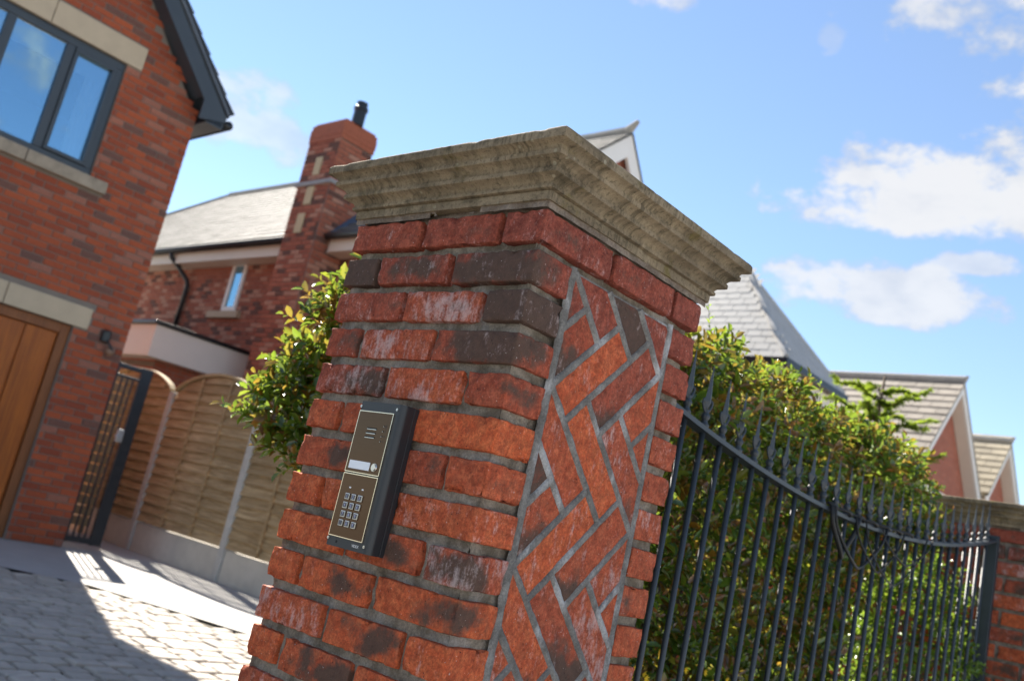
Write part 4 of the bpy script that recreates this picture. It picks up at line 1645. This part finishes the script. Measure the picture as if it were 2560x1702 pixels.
for k in range(4):
    dd = disc(-.2345 - .0004 * k, 1.2042 - .0093 * k, .0013, YF, 'indicator_hole', M_HOLE, sp_)
    disc(-.2353 - .0004 * k, 1.2032 - .0093 * k, .0007, YF - .0005, 'glint', M_STEEL, dd)


def text_obj(name, body, size, x, y, z, mat, parent, ext=.0001):
    cu_ = D.curves.new('txt', 'FONT')
    cu_.body = body
    cu_.size = size
    cu_.extrude = ext
    cu_.align_x = 'CENTER'
    cu_.align_y = 'CENTER'
    cu_.resolution_u = 3
    tmp = D.objects.new('txt', cu_)
    COL.objects.link(tmp)
    dg = bpy.context.evaluated_depsgraph_get()
    me = D.meshes.new_from_object(tmp.evaluated_get(dg))
    D.objects.remove(tmp)
    D.curves.remove(cu_)
    me.materials.clear()
    me.materials.append(mat)
    me.name = name
    return obj(name, me, parent, (x, y, z), (math.pi / 2, 0, 0))


M_ETCH = simple('etched_mark', (.035, .025, .02), .6, .02, 60, bmp=0)
# small printed symbols beside the indicator holes: bell/person, padlock, speech, key
def flat(name, polys, mat, parent):
    mb = MB()
    for poly in polys:
        n = len(poly)
        V = [(a, YF - .00005, c) for a, c in poly] + [(a, YF - .0002, c) for a, c in poly]
        F = [tuple(n + k for k in range(n))] + [(k, (k + 1) % n, n + (k + 1) % n, n + k) for k in range(n)]
        mb.add(V, F)
    return mb.build(name, mat, parent)


sx_ = -.2296
circ = lambda x, z, rr, n=10: [(x + rr * math.cos(2 * math.pi * k / n), z + rr * math.sin(2 * math.pi * k / n)) for k in range(n)]
rect = lambda x, z, a, b: [(x - a, z - b), (x + a, z - b), (x + a, z + b), (x - a, z + b)]
flat('symbol', [circ(sx_ + .0004, 1.2062, .0010), rect(sx_, 1.2036, .0010, .0016), rect(sx_ - .0002, 1.2010, .0016, .0007)], M_ETCH, sp_)
flat('symbol', [rect(sx_, 1.1934, .0012, .0008), rect(sx_ + .0010, 1.1952, .0002, .0010), rect(sx_ + .0002, 1.1962, .0009, .0002)], M_ETCH, sp_)
flat('symbol', [circ(sx_, 1.1856, .0013), rect(sx_ + .0018, 1.1850, .0005, .0008)], M_ETCH, sp_)
flat('symbol', [circ(sx_ - .0008, 1.1762, .0009), rect(sx_ + .0010, 1.1762, .0012, .0003), circ(sx_ + .0022, 1.1762, .0007)], M_ETCH, sp_)
for xx in (-.2858, -.2502):
    MB().box((xx - .0023, YF, 1.0858), (xx + .0023, YF - .0005, 1.0884)).build('indicator_light', M_LABEL, kp_)
keys = '123456789 0X'
for r in range(4):
    for c in range(3):
        xx, zz = -.2862 + .01795 * c, 1.0709 - .0158 * r
        k_ = MB().box((xx - .0063, YF, zz - .0058), (xx + .0063, YF - .0024, zz + .0058), .0009).build('key', M_STEEL, kp_)
        fc = MB().box((xx - .0046, YF - .0022, zz - .0040), (xx + .0046, YF - .0029, zz + .0043), .0003)
        fc.build('key_face', M_KEY, k_)
        chn = keys[r * 3 + c]
        if chn != ' ':
            text_obj('digit', chn, .0075, xx, YF - .0031, zz, M_KEYTXT, k_)
for x_, z_ in ((IX0 + .0035, 1.2365), (IX1 - .0155, 1.2365), (IX0 + .004, .9935), (IX1 - .0135, .9925)):
    s_ = disc(x_, z_, .0026, IY, 'screw', M_STEEL, ic, 12, .0012)
    MB().box((x_ - .0018, IY - .0011, z_ - .0003), (x_ + .0018, IY - .0014, z_ + .0003)).build('screw_slot', M_HOLE, s_)
disc(-.289, .9898, .0026, IY, 'microphone_hole', M_HOLE, ic, 12, .0003)
text_obj('lettering', 'VIDEX', .0068, -.2352, IY - .0002, .9896, M_PRINT, ic)

# ------------------------------------------------------------------ railing
RX = -.26
rail = empty('railing', (RX, 2.15, 0), 'black iron railing with spear finials and sagging top rail between brick piers', 'railing')
zr = lambda y: 1.385 + .066 * (y - 2.08) ** 2


def sweep_rail(z_of, hw, hh, y0, y1, nm):
    V, F = [], []
    ys = np.linspace(y0, y1, 60)
    for y in ys:
        z = z_of(y)
        V += [(RX - hw, y, z - hh), (RX + hw, y, z - hh), (RX + hw, y, z + hh * .6), (RX + hw * .6, y, z + hh), (RX - hw * .6, y, z + hh), (RX - hw, y, z + hh * .6)]
    for i in range(59):
        for e in range(6):
            F.append((i * 6 + e, i * 6 + (e + 1) % 6, i * 6 + 6 + (e + 1) % 6, i * 6 + 6 + e))
    F += [tuple(range(6))[::-1], tuple(59 * 6 + e for e in range(6))]
    return MB().add(V, F).build(nm, M_IRON, rail)


sweep_rail(zr, .019, .008, .55, 3.742, 'top_rail')
sweep_rail(lambda y: .12, .019, .008, .55, 3.742, 'bottom_rail')
fin = MB()
fin.lathe([(.0125, 0), (.0135, .006), (.0095, .012), (.0075, .018), (.0105, .023), (.0125, .029), (.0105, .035), (.0065, .040), (.0060, .048)], (0, 0, 0), 10)
sp = [(0, .046), (.009, .056), (.0155, .070), (.0125, .088), (.0085, .115), (.0045, .145), (.0012, .172)]
V, F = [], []
for (w_, z_) in sp:
    V += [(w_ * .45, 0, z_), (0, w_, z_), (-w_ * .45, 0, z_), (0, -w_, z_)]
for i in range(len(sp) - 1):
    for e in range(4):
        F.append((i * 4 + e, i * 4 + (e + 1) % 4, i * 4 + 4 + (e + 1) % 4, i * 4 + 4 + e))
F.append((24, 25, 26, 27))
fin.add(V, F)
for s in (-1, 1):
    fin.tube([(0, s * .004, .040), (0, s * .014, .050), (0, s * .021, .062), (0, s * .022, .072), (0, s * .017, .075), (0, s * .015, .069)], [.004, .0042, .004, .0036, .003, .002], 6)
fin_me = fin.mesh('finial', M_IRON, False)
k = 0
y = .655
while y < 3.70:
    z = zr(y)
    b_o = MB().tube([(RX, y, .128), (RX, y, z - .008)], .0078, 10).build('bar', M_IRON, rail, smooth=True)
    obj('finial', fin_me, b_o, (RX, y, z + .008), (0, 0, random.uniform(-.12, .12)))
    y += .0985
    k += 1
MB().box((RX - .022, 3.712, 0), (RX + .022, 3.742, 1.585), .003).build('end_post', M_IRON, rail)
MB().box((RX - .022, .548, 0), (RX + .022, .575, 1.56), .003).build('end_post', M_IRON, rail)

# loops of black cable over the rail
cab = empty('cable', (RX + .03, 2.1, 1.3), 'loose black cable looped over the railing top rail', 'cable')


def loop(y0, y1, dip, xo, rad, nm='loop'):
    pts = []
    for t in np.linspace(0, 1, 22):
        yy = y0 + (y1 - y0) * t + .03 * math.sin(t * math.pi * 2) * .5
        zz = zr(y0) * (1 - t) + zr(y1) * t + .012 - dip * math.sin(math.pi * t) ** .55
        pts.append((RX + xo + .012 * math.sin(t * 6), yy, zz))
    return MB().tube(pts, rad, 7).build(nm, M_CABLE, cab, smooth=True)


loop(1.85, 2.09, .150, .028, .0085)
loop(1.86, 2.34, .17, .034, .0055)
loop(2.05, 2.52, .165, .030, .0035)
loop(2.12, 2.75, .20, .036, .0030)
loop(2.3, 2.85, .12, .026, .0030)
pts = [(RX + .012 + .020 * math.sin(t * 40), 1.85 + t * .75, zr(1.85 + t * .75) + .012 + .006 * math.cos(t * 40)) for t in np.linspace(0, 1, 50)]
MB().tube(pts, .006, 7).build('wrapped_length', M_CABLE, cab, smooth=True)

# ------------------------------------------------------------------ side wall behind the railing
gw = empty('garden_wall', (-1.7, 4.05, 0), 'red brick garden wall behind the hedge, joining the far pier', 'wall')
MB().box((-3.4, 3.962, -.05), (-.535, 4.14, 1.60)).build('core', M_HMORTAR, gw)
brick_face(gw, (0, 3.95, 0), (1, 0, 0), (0, -1, 0), -3.4, -.54, .0, 1.58, M_WALL_BRICK, (), None, 300)
MB().box((-3.42, 3.92, 1.602), (-.60, 4.18, 1.66), .012).build('coping', M_SILL, gw)

# ------------------------------------------------------------------ planting


def leaf_mesh(name, P, A, Nn, ln, wd, mat, fold=.25):
    """leaves as folded diamonds. P base points, A leaf axis, Nn face normal"""
    A = A / np.linalg.norm(A, axis=1, keepdims=True)
    S = np.cross(A, Nn)
    S /= np.linalg.norm(S, axis=1, keepdims=True) + 1e-9
    Nn = np.cross(S, A)
    n = len(P)
    L, Wd = ln[:, None], wd[:, None]
    v0 = P
    v1 = P + A * L * .32 + S * Wd * .42 + Nn * Wd * fold
    v2 = P + A * L * .68 + S * Wd * .40 + Nn * Wd * fold
    v3 = P + A * L - Nn * L * .08
    v4 = P + A * L * .68 - S * Wd * .40 + Nn * Wd * fold
    v5 = P + A * L * .32 - S * Wd * .42 + Nn * Wd * fold
    V = np.stack([v0, v1, v2, v3, v4, v5], 1).reshape(-1, 3)
    me = D.meshes.new(name)
    me.vertices.add(n * 6)
    me.vertices.foreach_set('co', V.astype(np.float32).ravel())
    idx = np.arange(n)[:, None] * 6
    q = np.concatenate([idx + [0, 1, 2, 3], idx + [0, 3, 4, 5]], 1).reshape(-1)
    me.loops.add(n * 8)
    me.loops.foreach_set('vertex_index', q.astype(np.int32))
    me.polygons.add(n * 2)
    me.polygons.foreach_set('loop_start', np.arange(0, n * 8, 4, dtype=np.int32))
    me.polygons.foreach_set('loop_total', np.full(n * 2, 4, dtype=np.int32))
    me.update(calc_edges=True)
    me.validate()
    me.materials.append(mat)
    return me


def unit(a):
    return a / (np.linalg.norm(a, axis=1, keepdims=True) + 1e-9)


def sprays(base, out, nl, ln, sd, rng_):
    """leaf pairs along short twigs starting at base heading out"""
    n = len(base)
    P, A, Nn, LL = [], [], [], []
    axis = unit(out + rng_.normal(0, .35, (n, 3)) + np.array([0, 0, .35]))
    ref = unit(np.cross(axis, rng_.normal(0, 1, (n, 3))))
    tl = rng_.uniform(.05, .11, n)
    for k in range(nl):
        t = (k + .4) / nl
        ang = k * 2.3 + rng_.uniform(-.4, .4, n)
        side = ref * np.cos(ang)[:, None] + np.cross(axis, ref) * np.sin(ang)[:, None]
        P.append(base + axis * (tl * t)[:, None])
        A.append(unit(side * .9 + axis * (.45 + .6 * t)))
        Nn.append(unit(axis + np.array([0, 0, .5]) + rng_.normal(0, .25, (n, 3))))
        LL.append(ln * rng_.uniform(.42, 1.25, n) * (1 - .35 * t))
    return np.concatenate(P), np.concatenate(A), np.concatenate(Nn), np.concatenate(LL)


G_HEDGE = leaf_material('hedge_leaf', [(0, (.018, .050, .008)), (.22, (.040, .095, .010)), (.5, (.075, .150, .014)), (.64, (.14, .21, .018)), (.75, (.17, .17, .018)), (.80, (.22, .085, .018)), (.92, (.13, .048, .018)), (1, (.34, .11, .015))], .22, .40, .9, .5)
G_INNER_SHADE = leaf_material('shaded_inner_leaf', [(0, (.010, .026, .006)), (.6, (.025, .060, .010)), (.8, (.05, .08, .012)), (.86, (.10, .04, .016)), (1, (.16, .06, .015))], .35, .25, .5)  # darker greens put the shade of the hedge's inside into the leaf colour
G_SHOOT = leaf_material('young_leaf', [(0, (.10, .20, .015)), (.5, (.16, .28, .02)), (1, (.24, .30, .025))], .32, .45, .55)
G_BUSH = leaf_material('bush_leaf', [(0, (.04, .10, .012)), (.5, (.09, .19, .02)), (.85, (.16, .26, .02)), (1, (.22, .28, .03))], .28, .4, .6)
G_CONIFER = leaf_material('conifer_needle', [(0, (.07, .13, .010)), (.6, (.14, .22, .014)), (1, (.22, .28, .02))], .5, .45, .3)
G_TREE = leaf_material('tree_leaf', [(0, (.06, .11, .015)), (.6, (.11, .18, .02)), (1, (.2, .26, .04))], .5, .4, .3)
M_PETAL = simple('yellow_petal', (.75, .52, .02), .6, .08, 60, bmp=0)
M_PETALW = simple('white_petal', (.80, .76, .70), .6, .06, 60, bmp=0)

hedge = empty('hedge', (-.95, 1.95, 0), 'dense clipped green hedge with browned leaves behind the black railing', 'hedge')
HX0, HX1, HY0, HY1, HZ = -1.51, -.40, .45, 3.42, 1.82


def hedge_points(n, depth, rr):
    """points in a shell just inside the lumpy surface of the hedge"""
    areas = np.array([(HY1 - HY0) * HZ, (HX1 - HX0) * (HY1 - HY0), (HX1 - HX0) * HZ * 2.4, (HX1 - HX0) * HZ * .6, (HY1 - HY0) * HZ * .6])
    f = rr.choice(5, n, p=areas / areas.sum())
    a, b = rr.random(n), rr.random(n)
    P = np.zeros((n, 3))
    N_ = np.zeros((n, 3))
    xs, ys, zs = HX0 + (HX1 - HX0) * a, HY0 + (HY1 - HY0) * a, HZ * b
    m = f == 0
    P[m] = np.c_[np.full(m.sum(), HX1), ys[m], zs[m]]; N_[m] = (1, 0, 0)
    m = f == 1
    P[m] = np.c_[xs[m], (HY0 + (HY1 - HY0) * b)[m], np.full(m.sum(), HZ)]; N_[m] = (0, 0, 1)
    m = f == 2
    P[m] = np.c_[xs[m], np.full(m.sum(), HY0), zs[m]]; N_[m] = (0, -1, 0)
    m = f == 3
    P[m] = np.c_[xs[m], np.full(m.sum(), HY1), zs[m]]; N_[m] = (0, 1, 0)
    m = f == 4
    P[m] = np.c_[np.full(m.sum(), HX0), ys[m], zs[m]]; N_[m] = (-1, 0, 0)
    # round the box and make it lumpy
    c = np.array([(HX0 + HX1) / 2, (HY0 + HY1) / 2, HZ / 2])
    h = np.array([(HX1 - HX0) / 2, (HY1 - HY0) / 2, HZ / 2])
    q = P - c
    rad = .22
    inner = np.clip(q, -(h - rad), h - rad)
    inner[:, 2] = np.clip(q[:, 2], -h[2], h[2] - rad)
    d = q - inner
    dn = np.linalg.norm(d, axis=1, keepdims=True)
    out = np.where(dn > 1e-6, d / (dn + 1e-9), N_)
    s = c + inner + out * np.minimum(dn, rad)
    # lumps
    lump = np.array([noise.noise(Vector(p) * 2.6) * .07 + noise.noise(Vector(p) * 6.0 + Vector((3, 3, 3))) * .085 for p in s])
    s = s + out * (lump - depth)[:, None]
    # the free end towards the drive thins out below waist height
    t = np.clip((1.24 - s[:, 2]) / .24, 0, 1)
    tt = np.clip((s[:, 2] - 1.27) / .5, 0, 1)
    leftness = np.clip((-.75 - s[:, 0]) / .75, 0, 1)
    s[:, 0] += leftness * (t * .72 + tt * .29)
    t2 = np.clip((1.42 - s[:, 2]) / .25, 0, 1)
    s[:, 1] = HY0 + (s[:, 1] - HY0) * (1 - .30 * t2)
    return s, out


pb, nb = hedge_points(7600, np.abs(rng.normal(0, .09, 7600)), rng)
P, A, Nn, LL = sprays(pb, nb, 8, .055, None, rng)
me = leaf_mesh('foliage', P, A, Nn, LL, LL * .52, G_HEDGE)
obj('foliage', me, hedge, kind='stuff')
# inner mass, sparser and larger leaves
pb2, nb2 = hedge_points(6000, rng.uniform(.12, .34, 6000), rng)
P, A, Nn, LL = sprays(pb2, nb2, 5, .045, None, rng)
obj('inner_foliage', leaf_mesh('inner_foliage', P, A, Nn, LL, LL * .6, G_INNER_SHADE), hedge, kind='stuff')
# young shoots above the clipped top
top_i = (nb[:, 2] > .5) & (rng.random(len(nb)) < .26)
nsh = top_i.sum()
sh_b = pb[top_i]
Ps, As, Ns, Ls = [], [], [], []
tw = MB()
for p in sh_b:
    L_ = random.uniform(.05, .20) if random.random() < .35 else random.uniform(.03, .09)
    ax = Vector((random.uniform(-.25, .25), random.uniform(-.25, .25), 1)).normalized()
    p = Vector(p)
    tw.tube([p - ax * .08, p + ax * L_], [.0018, .0008], 4, False)
    nl = max(3, int(L_ / .013))
    for i in range(nl):
        an = i * 2.0 + random.random()
        sd = Vector((math.cos(an), math.sin(an), .55 + .5 * i / nl)).normalized()
        Ps.append(p + ax * (L_ * (i + .5) / nl)); As.append(sd); Ns.append((-sd.x * .4 + random.uniform(-.2, .2), -sd.y * .4, 1))
        Ls.append(random.uniform(.018, .030) * (1 - .3 * i / nl))
Ls = np.array(Ls)
obj('shoots', leaf_mesh('shoots', np.array([tuple(v) for v in Ps]), np.array([tuple(v) for v in As]), np.array(Ns), Ls, Ls * .48, G_SHOOT), hedge, kind='stuff')
st = MB()
for k in range(26):
    b0 = Vector((random.uniform(HX0 + .62, HX1 - .2), HY0 + .45 + (HY1 - HY0 - .9) * k / 25, 0))
    t1 = b0 + Vector((random.uniform(-.15, .15), random.uniform(-.15, .15), .8))
    st.tube([b0, t1, t1 + Vector((random.uniform(-.2, .2), random.uniform(-.2, .2), .85))], [.014, .010, .004], 6)
    for q in range(5):
        s0 = b0.lerp(t1, random.uniform(.3, 1))
        st.tube([s0, s0 + Vector((random.uniform(-.35, .4), random.uniform(-.3, .3), random.uniform(.1, .5)))], [.005, .002], 5)
st.add(tw.V, tw.F)
st.build('stems', M_BARK, hedge)


def blob_plant(name, label, c, r, n, ln, mat, cat='bush', stems=6, wf=.55, seed=3, group=None):
    rr = np.random.default_rng(seed)
    t = empty(name, (c[0], c[1], 0), label, cat, group)
    d = unit(rr.normal(0, 1, (n, 3)))
    s = np.array([noise.noise(Vector(x) * 2.2 + Vector((seed, 0, 0))) for x in d])
    rad = (1 + .35 * s) * (1 - np.abs(rr.normal(0, .16, n)))
    Pb = np.array(c) + d * rad[:, None] * np.array(r)
    Pb = Pb[Pb[:, 2] > .02]
    d = unit(Pb - np.array(c))
    P, A, Nn, LL = sprays(Pb, d, 7, ln, None, rr)
    obj('foliage', leaf_mesh('foliage', P, A, Nn, LL, LL * wf, mat), t, kind='stuff')
    sm = MB()
    for k in range(stems):
        e = Vector(c) + Vector((random.uniform(-.6, .6) * r[0], random.uniform(-.6, .6) * r[1], random.uniform(.0, .6) * r[2]))
        sm.tube([(c[0] + random.uniform(-.05, .05), c[1] + random.uniform(-.05, .05), 0), tuple(Vector((c[0], c[1], c[2] * .5)).lerp(e, .4)), tuple(e)], [.012, .009, .003], 6)
    sm.build('stem', M_BARK, t)
    return t


blob_plant('bush', 'bright green sunlit bush behind the railing near the far pier', (-.52, 3.52, .95), (.24, .28, .42), 900, .042, G_BUSH, seed=5)
blob_plant('bush', 'light green flowering bush above the wall beside the far pier', (-1.05, 4.3, 1.52), (.34, .22, .33), 700, .045, G_BUSH, seed=9)


def flowers(name, label, spots, mat, cat='flowers'):
    t = empty(name, (spots[0][0], spots[0][1], 0), label, cat)
    st_ = MB()
    for (x, y, z, s) in spots:
        mb = MB()
        for k in range(7):
            a = k * 2 * math.pi / 7 + x * 50
            dx, dz = math.cos(a), math.sin(a)
            c = Vector((x + .004, y, z))
            ax = Vector((.25, dx, dz)).normalized()
            sd = Vector((0, -dz, dx))
            b0 = len(mb.V)
            mb.V += [tuple(c), tuple(c + ax * s * .6 + sd * s * .32), tuple(c + ax * s + Vector((.006, 0, 0))), tuple(c + ax * s * .6 - sd * s * .32)]
            mb.F.append((b0, b0 + 1, b0 + 2, b0 + 3))
        mb.build('flower', mat, t)
        st_.tube([(x - .05, y, 0 if z < 1.2 else z - .3), (x - .01, y, z)], .002, 4)
    st_.build('stem', M_BARK, t)
    return t


rf = random.Random(4)
ysp = [(-.30 + rf.uniform(-.04, .01), .93 + rf.uniform(0, .12), .84 - rf.random() * .07, rf.uniform(.010, .017)) for _ in range(16)]
ysp += [(-.33 + rf.uniform(-.03, .02), 1.02 + rf.uniform(0, .6), .80 + rf.uniform(-.10, .03), rf.uniform(.008, .014)) for _ in range(22)]
flowers('yellow_flowers', 'cluster of small yellow flowers low behind the railing', ysp, M_PETAL)
wsp = [(-.92 + rf.uniform(-.1, .1), 4.05 + rf.uniform(-.05, .05), 1.78 + rf.uniform(-.09, .06), rf.uniform(.025, .04)) for _ in range(7)]
flowers('white_flowers', 'pale blossoms beside the far pier cap above the hedge end', wsp, M_PETALW)

# conifer behind the hedge
cf = empty('conifer', (-2.35, 7.25, 0), 'young conifer with drooping feathery branches behind the hedge', 'tree')
tk = MB().tube([(-2.35, 7.25, 0), (-2.33, 7.22, 1.6), (-2.30, 7.20, 2.6), (-2.27, 7.20, 3.25)], [.07, .05, .03, .01], 8).build('trunk', M_BARK, cf, smooth=True)
Pn, An, Nn_, Ln = [], [], [], []
br_ = MB()
rc = random.Random(21)
for k in range(44):
    z0 = 1.3 + 1.85 * k / 43
    an = k * 2.4 + rc.uniform(-.3, .3)
    L_ = (.42 + .36 * (3.3 - z0)) * rc.uniform(.7, 1.15)
    base = Vector((-2.31, 7.21, z0))
    dh = Vector((math.cos(an), math.sin(an), 0))
    pts = [base + dh * (L_ * t) + Vector((0, 0, .10 * L_ * t + .05 * L_ * math.sin(t * 9 + k))) for t in np.linspace(0, 1, 9)]
    br_.tube(pts, [.010 * (1 - .1 * i) + .001 for i in range(9)], 5)
    for i in range(1, 9):
        for q in range(40):
            f_ = rc.random()
            p = pts[i - 1].lerp(pts[i], f_)
            td = (pts[i] - pts[i - 1]).normalized()
            sd = dh.cross(Vector((0, 0, 1))) * rc.choice((-1, 1))
            a_ = (td * .8 + sd * rc.uniform(.4, 1.0) + Vector((0, 0, rc.uniform(-.7, .6)))).normalized()
            Pn.append(tuple(p)); An.append(tuple(a_)); Nn_.append((rc.uniform(-.3, .3), rc.uniform(-.3, .3), 1))
            Ln.append(rc.uniform(.035, .095) * (1.1 - .4 * i / 9))
br_.build('branches', M_BARK, cf)
Ln = np.array(Ln)
obj('crown', leaf_mesh('crown', np.array(Pn), np.array(An), np.array(Nn_), Ln, Ln * .22, G_CONIFER), cf, kind='stuff')

# broadleaf tree at the far right
blob_plant('tree', 'pale green leafy tree at the far right edge behind the gables', (-4.6, 31.0, 3.3), (2.1, 2.1, 2.3), 2600, .16, G_TREE, cat='tree', stems=7, seed=14)
